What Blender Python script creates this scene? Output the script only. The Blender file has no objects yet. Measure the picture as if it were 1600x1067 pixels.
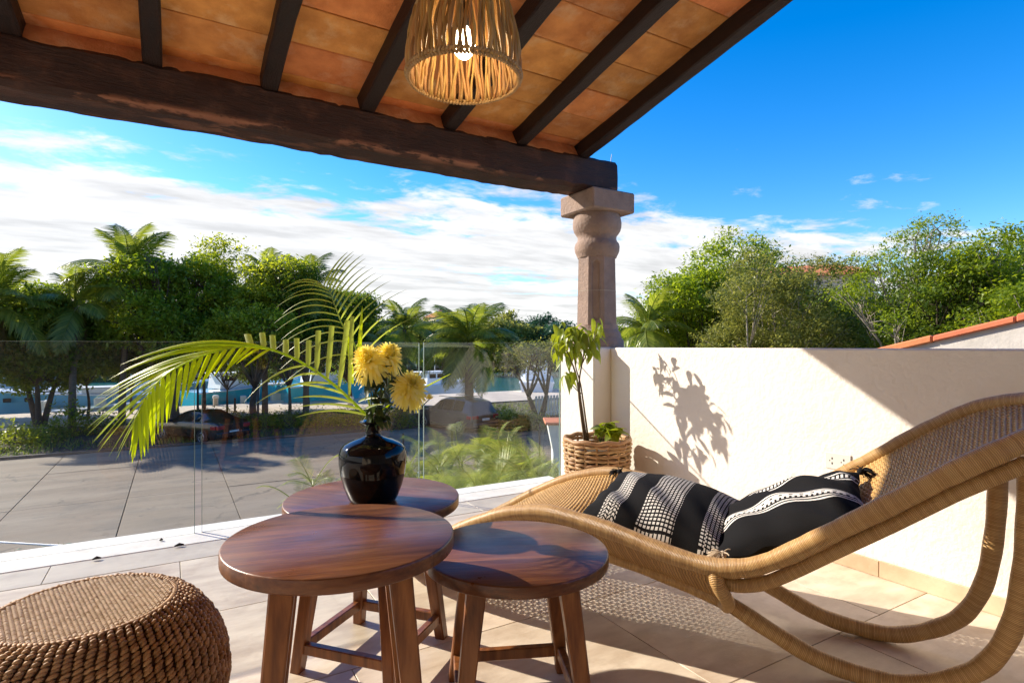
import bpy, bmesh, math, random
import numpy as np
from mathutils import Vector, Matrix, Euler

R = math.radians
SC = bpy.context.scene
COL = SC.collection
random.seed(7)

# ------------------------------------------------------------------ camera, sky, sun, exposure
EYE = 1.05                      # eye height above the terrace floor
YAW = R(30.8)                   # x runs along the glass, y along the side wall
SN, CS = math.sin(YAW), math.cos(YAW)
cam = bpy.data.cameras.new('camera')
cam.lens = 20.0
cam.sensor_width = 36.0
cam.shift_y = 0.0047
cam.clip_start = 0.05
cam.clip_end = 3000
camo = bpy.data.objects.new('camera', cam)
COL.objects.link(camo)
camo.location = (0, 0, EYE)
camo.rotation_euler = (R(90), 0, -YAW)
SC.camera = camo

TO_SUN = Vector((-1.0, 1.42, 0.93)).normalized()
SUN_EL = math.asin(TO_SUN.z)
SUN_AZ = math.atan2(TO_SUN.x, TO_SUN.y)
sun = bpy.data.lights.new('sun', 'SUN')
sun.energy = 3.75
sun.angle = R(0.6)
sun.color = (1.0, 0.89, 0.755)
suno = bpy.data.objects.new('sun', sun)
COL.objects.link(suno)
suno.location = (-20, 30, 25)
suno.rotation_euler = TO_SUN.to_track_quat('Z', 'Y').to_euler()

SC.view_settings.view_transform = 'Standard'
SC.view_settings.look = 'None'
SC.view_settings.exposure = 1.22
SC.view_settings.gamma = 1.0
SC.render.engine = 'CYCLES'
SC.cycles.use_denoising = True
SC.cycles.max_bounces = 10
SC.cycles.diffuse_bounces = 5
SC.cycles.transparent_max_bounces = 24
SC.cycles.sample_clamp_indirect = 6.0


class NT:
    """small helper for node trees"""
    def __init__(self, tree):
        self.t = tree
        self.n = tree.nodes
        self.l = tree.links

    def new(self, typ, **kw):
        nd = self.n.new(typ)
        for k, v in kw.items():
            setattr(nd, k, v)
        return nd

    def put(self, sock, v):
        if isinstance(v, bpy.types.NodeSocket):
            self.l.new(v, sock)
        elif v is not None:
            sock.default_value = v

    def math(self, op, a, b=None, c=None, clamp=False):
        nd = self.new('ShaderNodeMath', operation=op, use_clamp=clamp)
        for i, v in enumerate((a, b, c)):
            self.put(nd.inputs[i], v)
        return nd.outputs[0]

    def noise(self, vec, scale, detail=4, rough=0.55, dist=0.0):
        nd = self.new('ShaderNodeTexNoise')
        self.put(nd.inputs['Vector'], vec)
        nd.inputs['Scale'].default_value = scale
        nd.inputs['Detail'].default_value = detail
        nd.inputs['Roughness'].default_value = rough
        nd.inputs['Distortion'].default_value = dist
        return nd.outputs['Fac']

    def mapping(self, vec, scale=(1, 1, 1), loc=(0, 0, 0), rot=(0, 0, 0)):
        nd = self.new('ShaderNodeMapping')
        self.put(nd.inputs['Vector'], vec)
        nd.inputs['Scale'].default_value = scale
        nd.inputs['Location'].default_value = loc
        nd.inputs['Rotation'].default_value = rot
        return nd.outputs[0]

    def ramp(self, fac, stops):
        nd = self.new('ShaderNodeValToRGB')
        self.put(nd.inputs[0], fac)
        el = nd.color_ramp.elements
        while len(el) < len(stops):
            el.new(0.5)
        for e, (p, c) in zip(el, stops):
            e.position = p
            e.color = (*c, 1) if len(c) == 3 else c
        return nd.outputs[0]

    def mix(self, fac, a, b, blend='MIX'):
        nd = self.new('ShaderNodeMix', data_type='RGBA', blend_type=blend)
        self.put(nd.inputs[0], fac)
        for i, v in ((6, a), (7, b)):
            if isinstance(v, tuple) and len(v) == 3:
                v = (*v, 1)
            self.put(nd.inputs[i], v)
        return nd.outputs[2]

    def remap(self, v, a, b, c, d, smooth=False):
        nd = self.new('ShaderNodeMapRange')
        if smooth:
            nd.interpolation_type = 'SMOOTHSTEP'
        self.put(nd.inputs[0], v)
        for i, x in enumerate((a, b, c, d)):
            self.put(nd.inputs[1 + i], x)
        return nd.outputs[0]


def make_world():
    w = bpy.data.worlds.new('World')
    SC.world = w
    w.use_nodes = True
    t = NT(w.node_tree)
    for nd in list(t.n):
        t.n.remove(nd)
    sky = t.new('ShaderNodeTexSky', sky_type='NISHITA')
    sky.sun_disc = False
    sky.sun_elevation = SUN_EL
    sky.sun_rotation = SUN_AZ
    sky.air_density = 1.0
    sky.dust_density = 0.3
    sky.ozone_density = 3.5
    hs = t.new('ShaderNodeHueSaturation')
    hs.inputs['Hue'].default_value = 0.508
    hs.inputs['Saturation'].default_value = 1.42
    hs.inputs['Value'].default_value = 0.98
    t.l.new(sky.outputs[0], hs.inputs['Color'])
    tc = t.new('ShaderNodeTexCoord')
    sep = t.new('ShaderNodeSeparateXYZ')
    t.l.new(tc.outputs['Generated'], sep.inputs[0])
    z = sep.outputs[2]
    zc = t.math('ADD', t.math('MAXIMUM', z, 0.0), 0.07)
    comb = t.new('ShaderNodeCombineXYZ')
    t.put(comb.inputs[0], t.math('DIVIDE', sep.outputs[0], zc))
    t.put(comb.inputs[1], t.math('DIVIDE', sep.outputs[1], zc))
    comb.inputs[2].default_value = 3.7
    big = t.noise(t.mapping(comb.outputs[0], (0.55, 0.9, 1), (1.3, 0.4, 0), (0, 0, 0.5)), 0.62, 2, 0.5, 0.3)
    fine = t.noise(t.mapping(comb.outputs[0], (1.0, 1.3, 1), (0, 0, 0), (0, 0, 0.55)), 2.5, 9, 0.62, 0.25)
    d = t.math('ADD', t.math('MULTIPLY', big, 0.52), t.math('MULTIPLY', fine, 0.48))
    # a bank near the horizon that thins out with elevation, the same all round
    thr = t.remap(z, 0.14, 0.36, 0.33, 0.605)
    side = t.math('ADD', t.math('MULTIPLY', sep.outputs[0], -CS), t.math('MULTIPLY', sep.outputs[1], SN))
    thr = t.math('ADD', thr, t.math('MULTIPLY', side, -0.115))
    dens = t.remap(t.math('SUBTRACT', d, thr), 0.0, 0.11, 0.0, 1.0, True)
    low = t.remap(z, -0.02, 0.05, 0.0, 1.0)
    dens = t.math('MULTIPLY', dens, 0.97)
    shade = t.remap(t.noise(t.mapping(comb.outputs[0], (0.7, 1.6, 1), (4, 2, 0), (0, 0, 0.55)), 1.7, 6, 0.6), 0.36, 0.62, 0.70, 1.0)
    cl = t.new('ShaderNodeCombineColor')
    for i, k in enumerate((4.15, 4.12, 4.1)):
        t.put(cl.inputs[i], t.math('MULTIPLY', shade, k))
    col = t.mix(dens, hs.outputs[0], cl.outputs[0])
    bg = t.new('ShaderNodeBackground')
    t.l.new(col, bg.inputs[0])
    bg.inputs[1].default_value = 0.12
    out = t.new('ShaderNodeOutputWorld')
    t.l.new(bg.outputs[0], out.inputs[0])


make_world()

# ------------------------------------------------------------------ materials
MATS = {}


def newmat(name):
    m = bpy.data.materials.new(name)
    m.use_nodes = True
    t = NT(m.node_tree)
    b = t.n['Principled BSDF']
    MATS[name] = m
    return m, t, b


def simple(name, c1, c2=None, scale=6.0, rough=0.6, bump=0.0, bscale=None, stretch=(1, 1, 1), metal=0.0,
           objvar=0.0, spec=0.5, coat=0.0, dirt=None, detail=5):
    m, t, b = newmat(name)
    tc = t.new('ShaderNodeTexCoord').outputs['Object']
    oi = t.new('ShaderNodeObjectInfo')
    off = t.new('ShaderNodeVectorMath', operation='ADD')
    t.l.new(tc, off.inputs[0])
    sc = t.new('ShaderNodeVectorMath', operation='SCALE')
    sc.inputs[0].default_value = (31.7, 17.3, 23.9)
    t.l.new(oi.outputs['Random'], sc.inputs['Scale'])
    t.l.new(sc.outputs[0], off.inputs[1])
    vec = t.mapping(off.outputs[0], stretch)
    f = t.noise(vec, scale, detail)
    c2 = c2 or tuple(x * 0.8 for x in c1)
    col = t.ramp(f, [(0.32, c2), (0.68, c1)])
    if dirt:
        f2 = t.noise(off.outputs[0], dirt[1], 6, 0.65)
        col = t.mix(t.remap(f2, 0.52, 0.72, 0, dirt[2]), col, dirt[0])
    if objvar:
        hv = t.new('ShaderNodeHueSaturation')
        t.put(hv.inputs['Value'], t.remap(oi.outputs['Random'], 0, 1, 1 - objvar, 1 + objvar))
        t.put(hv.inputs['Hue'], t.remap(t.math('FRACT', t.math('MULTIPLY', oi.outputs['Random'], 7.31)), 0, 1, 0.5 - objvar * .05, 0.5 + objvar * .05))
        t.l.new(col, hv.inputs['Color'])
        col = hv.outputs[0]
    t.put(b.inputs['Base Color'], col)
    b.inputs['Metallic'].default_value = metal
    b.inputs['Specular IOR Level'].default_value = spec
    b.inputs['Coat Weight'].default_value = coat
    b.inputs['Coat Roughness'].default_value = 0.08
    t.put(b.inputs['Roughness'], t.remap(f, 0.2, 0.8, rough * 0.85, min(1, rough * 1.15)))
    if bump:
        bp = t.new('ShaderNodeBump')
        bp.inputs['Strength'].default_value = bump
        bp.inputs['Distance'].default_value = 0.02
        f3 = t.noise(vec, bscale or scale * 4, 6, 0.6)
        t.put(bp.inputs['Height'], f3)
        t.l.new(bp.outputs[0], b.inputs['Normal'])
    return m


def leafmat(name, c1, c2, trans=0.35, rough=0.45, tval=1.5, thue=0.48, spec=0.4):
    m, t, b = newmat(name)
    g = t.new('ShaderNodeNewGeometry')
    oi = t.new('ShaderNodeObjectInfo')
    r = g.outputs['Random Per Island']
    col = t.ramp(r, [(0.0, c1), (1.0, c2)])
    hv = t.new('ShaderNodeHueSaturation')
    t.put(hv.inputs['Value'], t.remap(oi.outputs['Random'], 0, 1, .88, 1.12))
    t.l.new(col, hv.inputs['Color'])
    col = hv.outputs[0]
    t.put(b.inputs['Base Color'], col)
    b.inputs['Roughness'].default_value = rough
    b.inputs['Specular IOR Level'].default_value = spec
    tr = t.new('ShaderNodeBsdfTranslucent')
    hs = t.new('ShaderNodeHueSaturation')
    hs.inputs['Hue'].default_value = thue
    hs.inputs['Saturation'].default_value = 1.1
    hs.inputs['Value'].default_value = tval
    t.l.new(col, hs.inputs['Color'])
    t.l.new(hs.outputs[0], tr.inputs[0])
    mx = t.new('ShaderNodeMixShader')
    mx.inputs[0].default_value = trans
    t.l.new(b.outputs[0], mx.inputs[1])
    t.l.new(tr.outputs[0], mx.inputs[2])
    t.l.new(mx.outputs[0], t.n['Material Output'].inputs[0])
    return m


def uvwave(name, c1, c2, per_m, rough=0.5, bump=0.6, dist=0.004, axis=1, dark=(0.12, 0.06, 0.02), var=1.0):
    """fine wrapped cane: ridges across the tube (uv v = metres along the length)"""
    m, t, b = newmat(name)
    uv = t.new('ShaderNodeUVMap').outputs[0]
    sep = t.new('ShaderNodeSeparateXYZ')
    t.l.new(uv, sep.inputs[0])
    v = sep.outputs[axis]
    nz = t.noise(uv, 9.0, 3)
    ph = t.math('ADD', t.math('MULTIPLY', v, per_m), t.math('MULTIPLY', nz, 1.4))
    tri = t.math('PINGPONG', ph, 0.5)
    ridge = t.remap(tri, 0.0, 0.32, 0.0, 1.0, True)
    idx = t.math('FLOOR', ph)
    wn = t.new('ShaderNodeTexWhiteNoise', noise_dimensions='1D')
    t.put(wn.inputs['W'], idx)
    tc = t.new('ShaderNodeTexCoord').outputs['Object']
    blot = t.noise(tc, 5.5, 4, 0.6)
    f = t.math('ADD', t.math('MULTIPLY', wn.outputs[0], 0.55 * var), t.math('MULTIPLY', blot, 0.6))
    col = t.ramp(f, [(0.2, c2), (0.75, c1)])
    col = t.mix(t.math('MULTIPLY', t.math('SUBTRACT', 1.0, ridge), 0.65), col, dark)
    t.put(b.inputs['Base Color'], col)
    b.inputs['Roughness'].default_value = rough
    bp = t.new('ShaderNodeBump')
    bp.inputs['Strength'].default_value = bump
    bp.inputs['Distance'].default_value = dist
    t.put(bp.inputs['Height'], ridge)
    t.l.new(bp.outputs[0], b.inputs['Normal'])
    return m


def glassmat(name, tint=(0.93, 0.97, 0.95), ior=1.5, rough=0.0, boost=1.0):
    m, t, b = newmat(name)
    t.n.remove(b)
    tr = t.new('ShaderNodeBsdfTransparent')
    tr.inputs[0].default_value = (*tint, 1)
    gl = t.new('ShaderNodeBsdfGlossy')
    gl.inputs['Roughness'].default_value = rough
    fr = t.new('ShaderNodeFresnel')
    fr.inputs[0].default_value = ior
    mx = t.new('ShaderNodeMixShader')
    # a thin sheet does not bend the ray, so both faces reflect like air-to-glass
    bf = t.new('ShaderNodeNewGeometry').outputs['Backfacing']
    t.put(fr.inputs[0], t.remap(bf, 0, 1, ior, 1.0 / ior))
    t.put(mx.inputs[0], t.math('MULTIPLY', fr.outputs[0], boost, clamp=True))
    t.l.new(tr.outputs[0], mx.inputs[1])
    t.l.new(gl.outputs[0], mx.inputs[2])
    t.l.new(mx.outputs[0], t.n['Material Output'].inputs[0])
    return m


simple('travertine', (0.78, 0.68, 0.535), (0.56, 0.455, 0.335), 4.2, 0.42, 0.10, 30, (1, 2.6, 1), objvar=0.07,
       dirt=((0.40, 0.29, 0.19), 5.0, 0.5))
simple('border_stone', (0.63, 0.56, 0.46), (0.52, 0.45, 0.36), 4, 0.45, 0.08, 30, (1, 2, 1), objvar=0.05,
       dirt=((0.36, 0.29, 0.22), 9.0, 0.4))
simple('grout', (0.42, 0.35, 0.27), None, 20, 0.9)
simple('plaster', (0.83, 0.775, 0.70), (0.79, 0.725, 0.645), 2.2, 0.85, 0.32, 34, dirt=((0.62, 0.55, 0.45), 2.3, 0.30))
simple('ledge_white', (0.80, 0.78, 0.74), (0.72, 0.69, 0.64), 5, 0.6, 0.1, 40, dirt=((0.45, 0.42, 0.36), 12.0, 0.4))
simple('beam_wood', (0.050, 0.022, 0.016), (0.028, 0.013, 0.010), 5, 0.62, 0.5, 16, (1, 6, 6),
       dirt=((0.15, 0.062, 0.036), 7.0, 0.45), spec=0.35)
def beam_wear():
    m = MATS['beam_wood']
    t = NT(m.node_tree)
    b = t.n['Principled BSDF']
    old = b.inputs['Base Color'].links[0].from_socket
    tc = t.new('ShaderNodeTexCoord').outputs['Object']
    sp = t.new('ShaderNodeSeparateXYZ')
    t.l.new(tc, sp.inputs[0])
    n1 = t.noise(t.mapping(tc, (1, 3, 3)), 3.4, 6, 0.65)
    arris = t.math('SUBTRACT', 1.0, t.remap(t.math('ABSOLUTE', t.math('SUBTRACT', sp.outputs[2], 0.028)), 0.0, 0.032, 0, 1, True))
    m1 = t.math('MULTIPLY', t.remap(n1, 0.50, 0.58, 0, 1, True), arris)
    b.inputs['Base Color'].links
    t.put(b.inputs['Base Color'], t.mix(t.math('MULTIPLY', m1, 0.85), old, (0.30, 0.13, 0.075)))


beam_wear()
simple('rafter_wood', (0.026, 0.013, 0.010), (0.015, 0.009, 0.008), 6, 0.55, 0.3, 20, (8, 1, 8), spec=0.35)
simple('rafter_edge', (0.060, 0.024, 0.018), (0.028, 0.013, 0.011), 6, 0.6, 0.4, 20, (8, 1, 8), spec=0.35)
simple('terracotta', (0.74, 0.31, 0.09), (0.50, 0.175, 0.042), 8.0, 0.75, 0.5, 30, objvar=0.22,
       dirt=((0.72, 0.44, 0.24), 6.0, 0.75))
simple('mortar_red', (0.66, 0.29, 0.12), (0.48, 0.18, 0.07), 9, 0.85, 0.6, 22, dirt=((0.60, 0.40, 0.26), 9.0, 0.5))
simple('roof_deck', (0.30, 0.13, 0.07), None, 4, 0.9)
simple('cantera', (0.37, 0.265, 0.205), (0.25, 0.175, 0.135), 7, 0.85, 0.45, 45, dirt=((0.24, 0.16, 0.12), 12.0, 0.6))
simple('coping', (0.62, 0.19, 0.075), (0.45, 0.13, 0.05), 3, 0.75, 0.2, 20, objvar=.12)
simple('stucco_grey', (0.62, 0.58, 0.52), (0.48, 0.45, 0.40), 2.5, 0.9, 0.3, 20, dirt=((0.30, 0.28, 0.24), 2.0, 0.5))
simple('house_cream', (0.74, 0.66, 0.52), (0.66, 0.57, 0.44), 2, 0.9)
simple('concrete_road', (0.225, 0.172, 0.122), (0.150, 0.115, 0.083), 0.55, 0.85, 0.25, 14, objvar=0.10,
       dirt=((0.085, 0.078, 0.072), 0.9, 0.75), detail=9)
def road_cracks():
    t = NT(MATS['concrete_road'].node_tree)
    b = t.n['Principled BSDF']
    old = b.inputs['Base Color'].links[0].from_socket
    g = t.new('ShaderNodeNewGeometry').outputs['Position']
    nz = t.new('ShaderNodeTexNoise')
    nz.inputs['Scale'].default_value = 0.9
    nz.inputs['Detail'].default_value = 6
    t.l.new(g, nz.inputs['Vector'])
    ad = t.new('ShaderNodeVectorMath', operation='MULTIPLY_ADD')
    t.l.new(nz.outputs['Color'], ad.inputs[0])
    ad.inputs[1].default_value = (1.6, 1.6, 0)
    t.l.new(g, ad.inputs[2])
    vo = t.new('ShaderNodeTexVoronoi', feature='DISTANCE_TO_EDGE')
    vo.inputs['Scale'].default_value = 0.34
    t.l.new(ad.outputs[0], vo.inputs['Vector'])
    crack = t.remap(vo.outputs['Distance'], 0.0, 0.014, 1.0, 0.0)
    gate = t.remap(t.noise(g, 0.35, 3), 0.46, 0.56, 0.0, 0.8, True)
    stain = t.remap(t.noise(t.mapping(g, (0.25, 1.2, 1)), 1.0, 7, 0.65), 0.40, 0.64, 0.0, 0.7, True)
    col = t.mix(stain, old, (0.255, 0.205, 0.152))
    spots = t.remap(t.noise(g, 3.2, 5, 0.7), 0.60, 0.70, 0.0, 0.55, True)
    col = t.mix(spots, col, (0.075, 0.066, 0.057))
    col = t.mix(t.math('MULTIPLY', crack, gate), col, (0.05, 0.045, 0.04))
    t.put(b.inputs['Base Color'], col)


road_cracks()
simple('joint_dark', (0.045, 0.04, 0.036), None, 5, 0.95)
simple('soil', (0.075, 0.055, 0.038), (0.04, 0.032, 0.022), 1.6, 0.95, 0.5, 9, dirt=((0.06, 0.09, 0.022), 0.5, 0.8))
simple('dock_concrete', (0.60, 0.51, 0.42), (0.49, 0.41, 0.33), 0.8, 0.85, 0.2, 6, objvar=0.05)
simple('bark', (0.115, 0.085, 0.062), (0.055, 0.042, 0.032), 3.5, 0.9, 0.8, 16, (3, 3, 1))
simple('bark_pale', (0.42, 0.37, 0.30), (0.26, 0.22, 0.175), 4, 0.9, 0.6, 16, (3, 3, 1))
simple('palm_bark', (0.20, 0.155, 0.115), (0.09, 0.07, 0.052), 5, 0.9, 0.7, 12, (1, 1, 5))
simple('stem', (0.17, 0.12, 0.065), (0.10, 0.07, 0.04), 30, 0.8, 0.3, 60, (1, 1, .2))
simple('stem_green', (0.07, 0.11, 0.03), (0.04, 0.07, 0.02), 30, 0.6)
simple('twig', (0.56, 0.33, 0.11), (0.34, 0.18, 0.05), 18, 0.55, 0.3, 50, (1, 1, .25), objvar=.25)
simple('twig_braid', (0.50, 0.33, 0.15), (0.34, 0.2, 0.075), 30, 0.6, 0.3, 80)
simple('wicker', (0.56, 0.335, 0.15), (0.36, 0.19, 0.07), 14, 0.5, 0.25, 50, objvar=.16)
simple('black_metal', (0.016, 0.016, 0.017), None, 8, 0.45)
simple('white_paint', (0.80, 0.80, 0.79), (0.70, 0.70, 0.69), 3, 0.4)
simple('plastic_white', (0.78, 0.75, 0.69), None, 3, 0.35)
simple('slot_dark', (0.03, 0.03, 0.03), None, 3, 0.6)
simple('car_black', (0.007, 0.008, 0.009), None, 3, 0.25, coat=.6)
simple('car_grey', (0.040, 0.035, 0.037), (0.034, 0.030, 0.032), 3, 0.32, coat=.6)
simple('car_glass', (0.008, 0.009, 0.010), None, 2, 0.06, spec=0.3)
simple('tyre', (0.018, 0.018, 0.018), None, 20, 0.85)
simple('alloy', (0.48, 0.48, 0.49), None, 8, 0.3, metal=0.9)
simple('lamp_red', (0.42, 0.012, 0.018), None, 8, 0.2, coat=1)
simple('lamp_clear', (0.75, 0.75, 0.75), None, 8, 0.15, coat=1)
simple('chrome', (0.7, 0.7, 0.7), None, 8, 0.15, metal=1)
simple('hull_white', (0.84, 0.86, 0.88), (0.78, 0.80, 0.83), 0.6, 0.3, coat=.5)
simple('hull_blue', (0.20, 0.50, 0.74), (0.17, 0.44, 0.68), 0.6, 0.3, coat=.5)
simple('hull_teal', (0.03, 0.50, 0.66), (0.025, 0.42, 0.58), 0.6, 0.32, coat=.5)
simple('hull_grey', (0.25, 0.31, 0.36), (0.2, 0.25, 0.3), 0.6, 0.3, coat=.5)
simple('canvas_teal', (0.02, 0.26, 0.36), (0.015, 0.2, 0.29), 1.5, 0.8)
simple('pier_dark', (0.085, 0.08, 0.07), (0.05, 0.047, 0.042), 4, 0.85, 0.4, 15)
simple('planter_white', (0.72, 0.74, 0.70), (0.62, 0.65, 0.60), 4, 0.7, .1, 20)
simple('net_green', (0.03, 0.22, 0.12), None, 12, 0.7)
simple('dark_bits', (0.02, 0.016, 0.012), None, 12, 0.8)
simple('rope_dark', (0.20, 0.115, 0.052), (0.115, 0.06, 0.025), 9, 0.65, 0.3, 60)
simple('black_cloth', (0.013, 0.013, 0.014), (0.010, 0.010, 0.011), 60, 0.95, 0.4, 400, spec=0.2)
simple('tassel_cream', (0.58, 0.47, 0.34), None, 40, 0.9)
simple('wall_base', (0.66, 0.52, 0.36), (0.50, 0.36, 0.23), 6, 0.5, 0.1, 40, objvar=.08)
simple('hedge_floor', (0.05, 0.09, 0.02), (0.025, 0.045, 0.012), 8, 0.9)

leafmat('leaf_mid', (0.105, 0.180, 0.018), (0.27, 0.345, 0.045), 0.52, tval=1.8)
leafmat('leaf_yellow', (0.155, 0.225, 0.022), (0.35, 0.40, 0.055), 0.55, tval=1.8)
leafmat('leaf_dark', (0.058, 0.115, 0.016), (0.175, 0.245, 0.035), 0.48, tval=1.8)
leafmat('leaf_olive', (0.125, 0.160, 0.032), (0.31, 0.325, 0.085), 0.5, tval=1.7)
leafmat('leaf_lime', (0.145, 0.225, 0.022), (0.245, 0.305, 0.04), 0.45)
leafmat('leaf_blue', (0.03, 0.085, 0.045), (0.065, 0.135, 0.07), 0.35)
leafmat('palm_leaf', (0.095, 0.15, 0.022), (0.25, 0.295, 0.055), 0.45, 0.32, tval=1.8)
leafmat('palm_dry', (0.12, 0.10, 0.04), (0.21, 0.165, 0.07), 0.3, 0.6)
leafmat('frond_lime', (0.27, 0.41, 0.018), (0.41, 0.53, 0.045), 0.52, 0.35, tval=1.6)
leafmat('frond_pale', (0.27, 0.37, 0.06), (0.38, 0.47, 0.11), 0.42, 0.35)
leafmat('areca', (0.15, 0.22, 0.03), (0.36, 0.40, 0.085), 0.45, 0.4)
leafmat('pot_leaf', (0.140, 0.215, 0.020), (0.275, 0.330, 0.045), 0.45, 0.35)
leafmat('petal', (0.95, 0.83, 0.17), (0.98, 0.90, 0.40), 0.40, 0.7, tval=1.05, thue=0.505)
leafmat('grass', (0.075, 0.120, 0.018), (0.175, 0.220, 0.040), 0.4)
leafmat('bouquet_leaf', (0.022, 0.045, 0.012), (0.055, 0.085, 0.024), 0.2)
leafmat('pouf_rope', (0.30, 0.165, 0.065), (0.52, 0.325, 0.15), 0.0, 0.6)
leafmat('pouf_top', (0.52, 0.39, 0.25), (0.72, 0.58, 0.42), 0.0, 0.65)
leafmat('cane_weft', (0.50, 0.295, 0.095), (0.64, 0.41, 0.16), 0.08, 0.45)

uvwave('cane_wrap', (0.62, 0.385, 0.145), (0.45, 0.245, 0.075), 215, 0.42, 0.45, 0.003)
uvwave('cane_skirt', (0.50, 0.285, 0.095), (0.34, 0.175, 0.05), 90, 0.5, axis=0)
glassmat('pane_glass', (0.965, 0.985, 0.975), 1.48)
simple('pane_edge', (0.20, 0.27, 0.24), None, 3, 0.15)
glassmat('screen_glass', (0.35, 0.55, 0.6), 1.5)


def wood_mat():
    m, t, b = newmat('table_wood')
    tc = t.new('ShaderNodeTexCoord').outputs['Object']
    oi = t.new('ShaderNodeObjectInfo')
    sep = t.new('ShaderNodeSeparateXYZ')
    t.l.new(tc, sep.inputs[0])
    board = t.math('FLOOR', t.math('MULTIPLY', t.math('ADD', sep.outputs[1], 3.03), 9.5))
    wn = t.new('ShaderNodeTexWhiteNoise', noise_dimensions='2D')
    cb = t.new('ShaderNodeCombineXYZ')
    t.put(cb.inputs[0], board)
    t.put(cb.inputs[1], oi.outputs['Random'])
    t.l.new(cb.outputs[0], wn.inputs['Vector'])
    off = t.new('ShaderNodeCombineXYZ')
    t.put(off.inputs[0], t.math('MULTIPLY', wn.outputs[0], 7.0))
    t.put(off.inputs[2], t.math('MULTIPLY', wn.outputs[0], 3.0))
    ad = t.new('ShaderNodeVectorMath', operation='ADD')
    t.l.new(tc, ad.inputs[0])
    t.l.new(off.outputs[0], ad.inputs[1])
    v = t.mapping(ad.outputs[0], (1.1, 11, 11))
    g = t.noise(v, 2.6, 7, 0.6, 0.6)
    g2 = t.noise(t.mapping(ad.outputs[0], (4, 60, 60)), 2.0, 3, 0.6)
    f = t.math('ADD', t.math('MULTIPLY', g, 0.62), t.math('MULTIPLY', g2, 0.38))
    col = t.ramp(f, [(0.28, (0.052, 0.016, 0.006)), (0.5, (0.155, 0.052, 0.016)), (0.74, (0.285, 0.115, 0.036))])
    hv = t.new('ShaderNodeHueSaturation')
    t.put(hv.inputs['Value'], t.remap(wn.outputs[0], 0, 1, .72, 1.22))
    t.l.new(col, hv.inputs['Color'])
    t.put(b.inputs['Base Color'], hv.outputs[0])
    sm = t.noise(tc, 7.0, 4)
    t.put(b.inputs['Roughness'], t.remap(sm, 0.3, 0.7, 0.26, 0.46))
    b.inputs['Specular IOR Level'].default_value = 0.5
    bp = t.new('ShaderNodeBump')
    bp.inputs['Strength'].default_value = 0.10
    bp.inputs['Distance'].default_value = 0.004
    seam = t.remap(t.math('PINGPONG', t.math('MULTIPLY', t.math('ADD', sep.outputs[1], 3.03), 9.5), 0.5), 0.0, 0.012, 0.0, 1.0)
    t.put(bp.inputs['Height'], t.math('ADD', g2, t.math('MULTIPLY', seam, 1.5)))
    t.l.new(bp.outputs[0], b.inputs['Normal'])
    m2, t, b = newmat('leg_wood')
    tc = t.new('ShaderNodeTexCoord').outputs['Object']
    oi = t.new('ShaderNodeObjectInfo')
    ad = t.new('ShaderNodeVectorMath', operation='ADD')
    t.l.new(tc, ad.inputs[0])
    t.put(ad.inputs[1], t.math('MULTIPLY', oi.outputs['Random'], 9.0))
    g = t.noise(t.mapping(ad.outputs[0], (22, 22, 2.2)), 1.6, 6, 0.6, 0.4)
    col = t.ramp(g, [(0.28, (0.080, 0.024, 0.008)), (0.5, (0.21, 0.072, 0.018)), (0.74, (0.36, 0.145, 0.04))])
    t.put(b.inputs['Base Color'], col)
    b.inputs['Roughness'].default_value = 0.36


wood_mat()


def vase_mat():
    m, t, b = newmat('vase_glaze')
    b.inputs['Base Color'].default_value = (0.004, 0.004, 0.005, 1)
    b.inputs['Roughness'].default_value = 0.035
    b.inputs['Specular IOR Level'].default_value = 0.3
    m, t, b = newmat('bulb_glow')
    b.inputs['Base Color'].default_value = (1, .9, .75, 1)
    b.inputs['Emission Color'].default_value = (1, 0.80, 0.50, 1)
    b.inputs['Emission Strength'].default_value = 13.0
    m, t, b = newmat('globe_milk')
    b.inputs['Base Color'].default_value = (.6, .62, .66, 1)
    b.inputs['Roughness'].default_value = .3
    m, t, b = newmat('water')
    tc = t.new('ShaderNodeTexCoord').outputs['Object']
    b.inputs['Base Color'].default_value = (0.03, 0.20, 0.21, 1)
    b.inputs['Roughness'].default_value = 0.08
    n = t.noise(t.mapping(tc, (1, 2.2, 1)), 1.4, 5, .6)
    bp = t.new('ShaderNodeBump')
    bp.inputs['Strength'].default_value = 0.35
    bp.inputs['Distance'].default_value = 0.15
    t.put(bp.inputs['Height'], n)
    t.l.new(bp.outputs[0], b.inputs['Normal'])


vase_mat()


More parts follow.
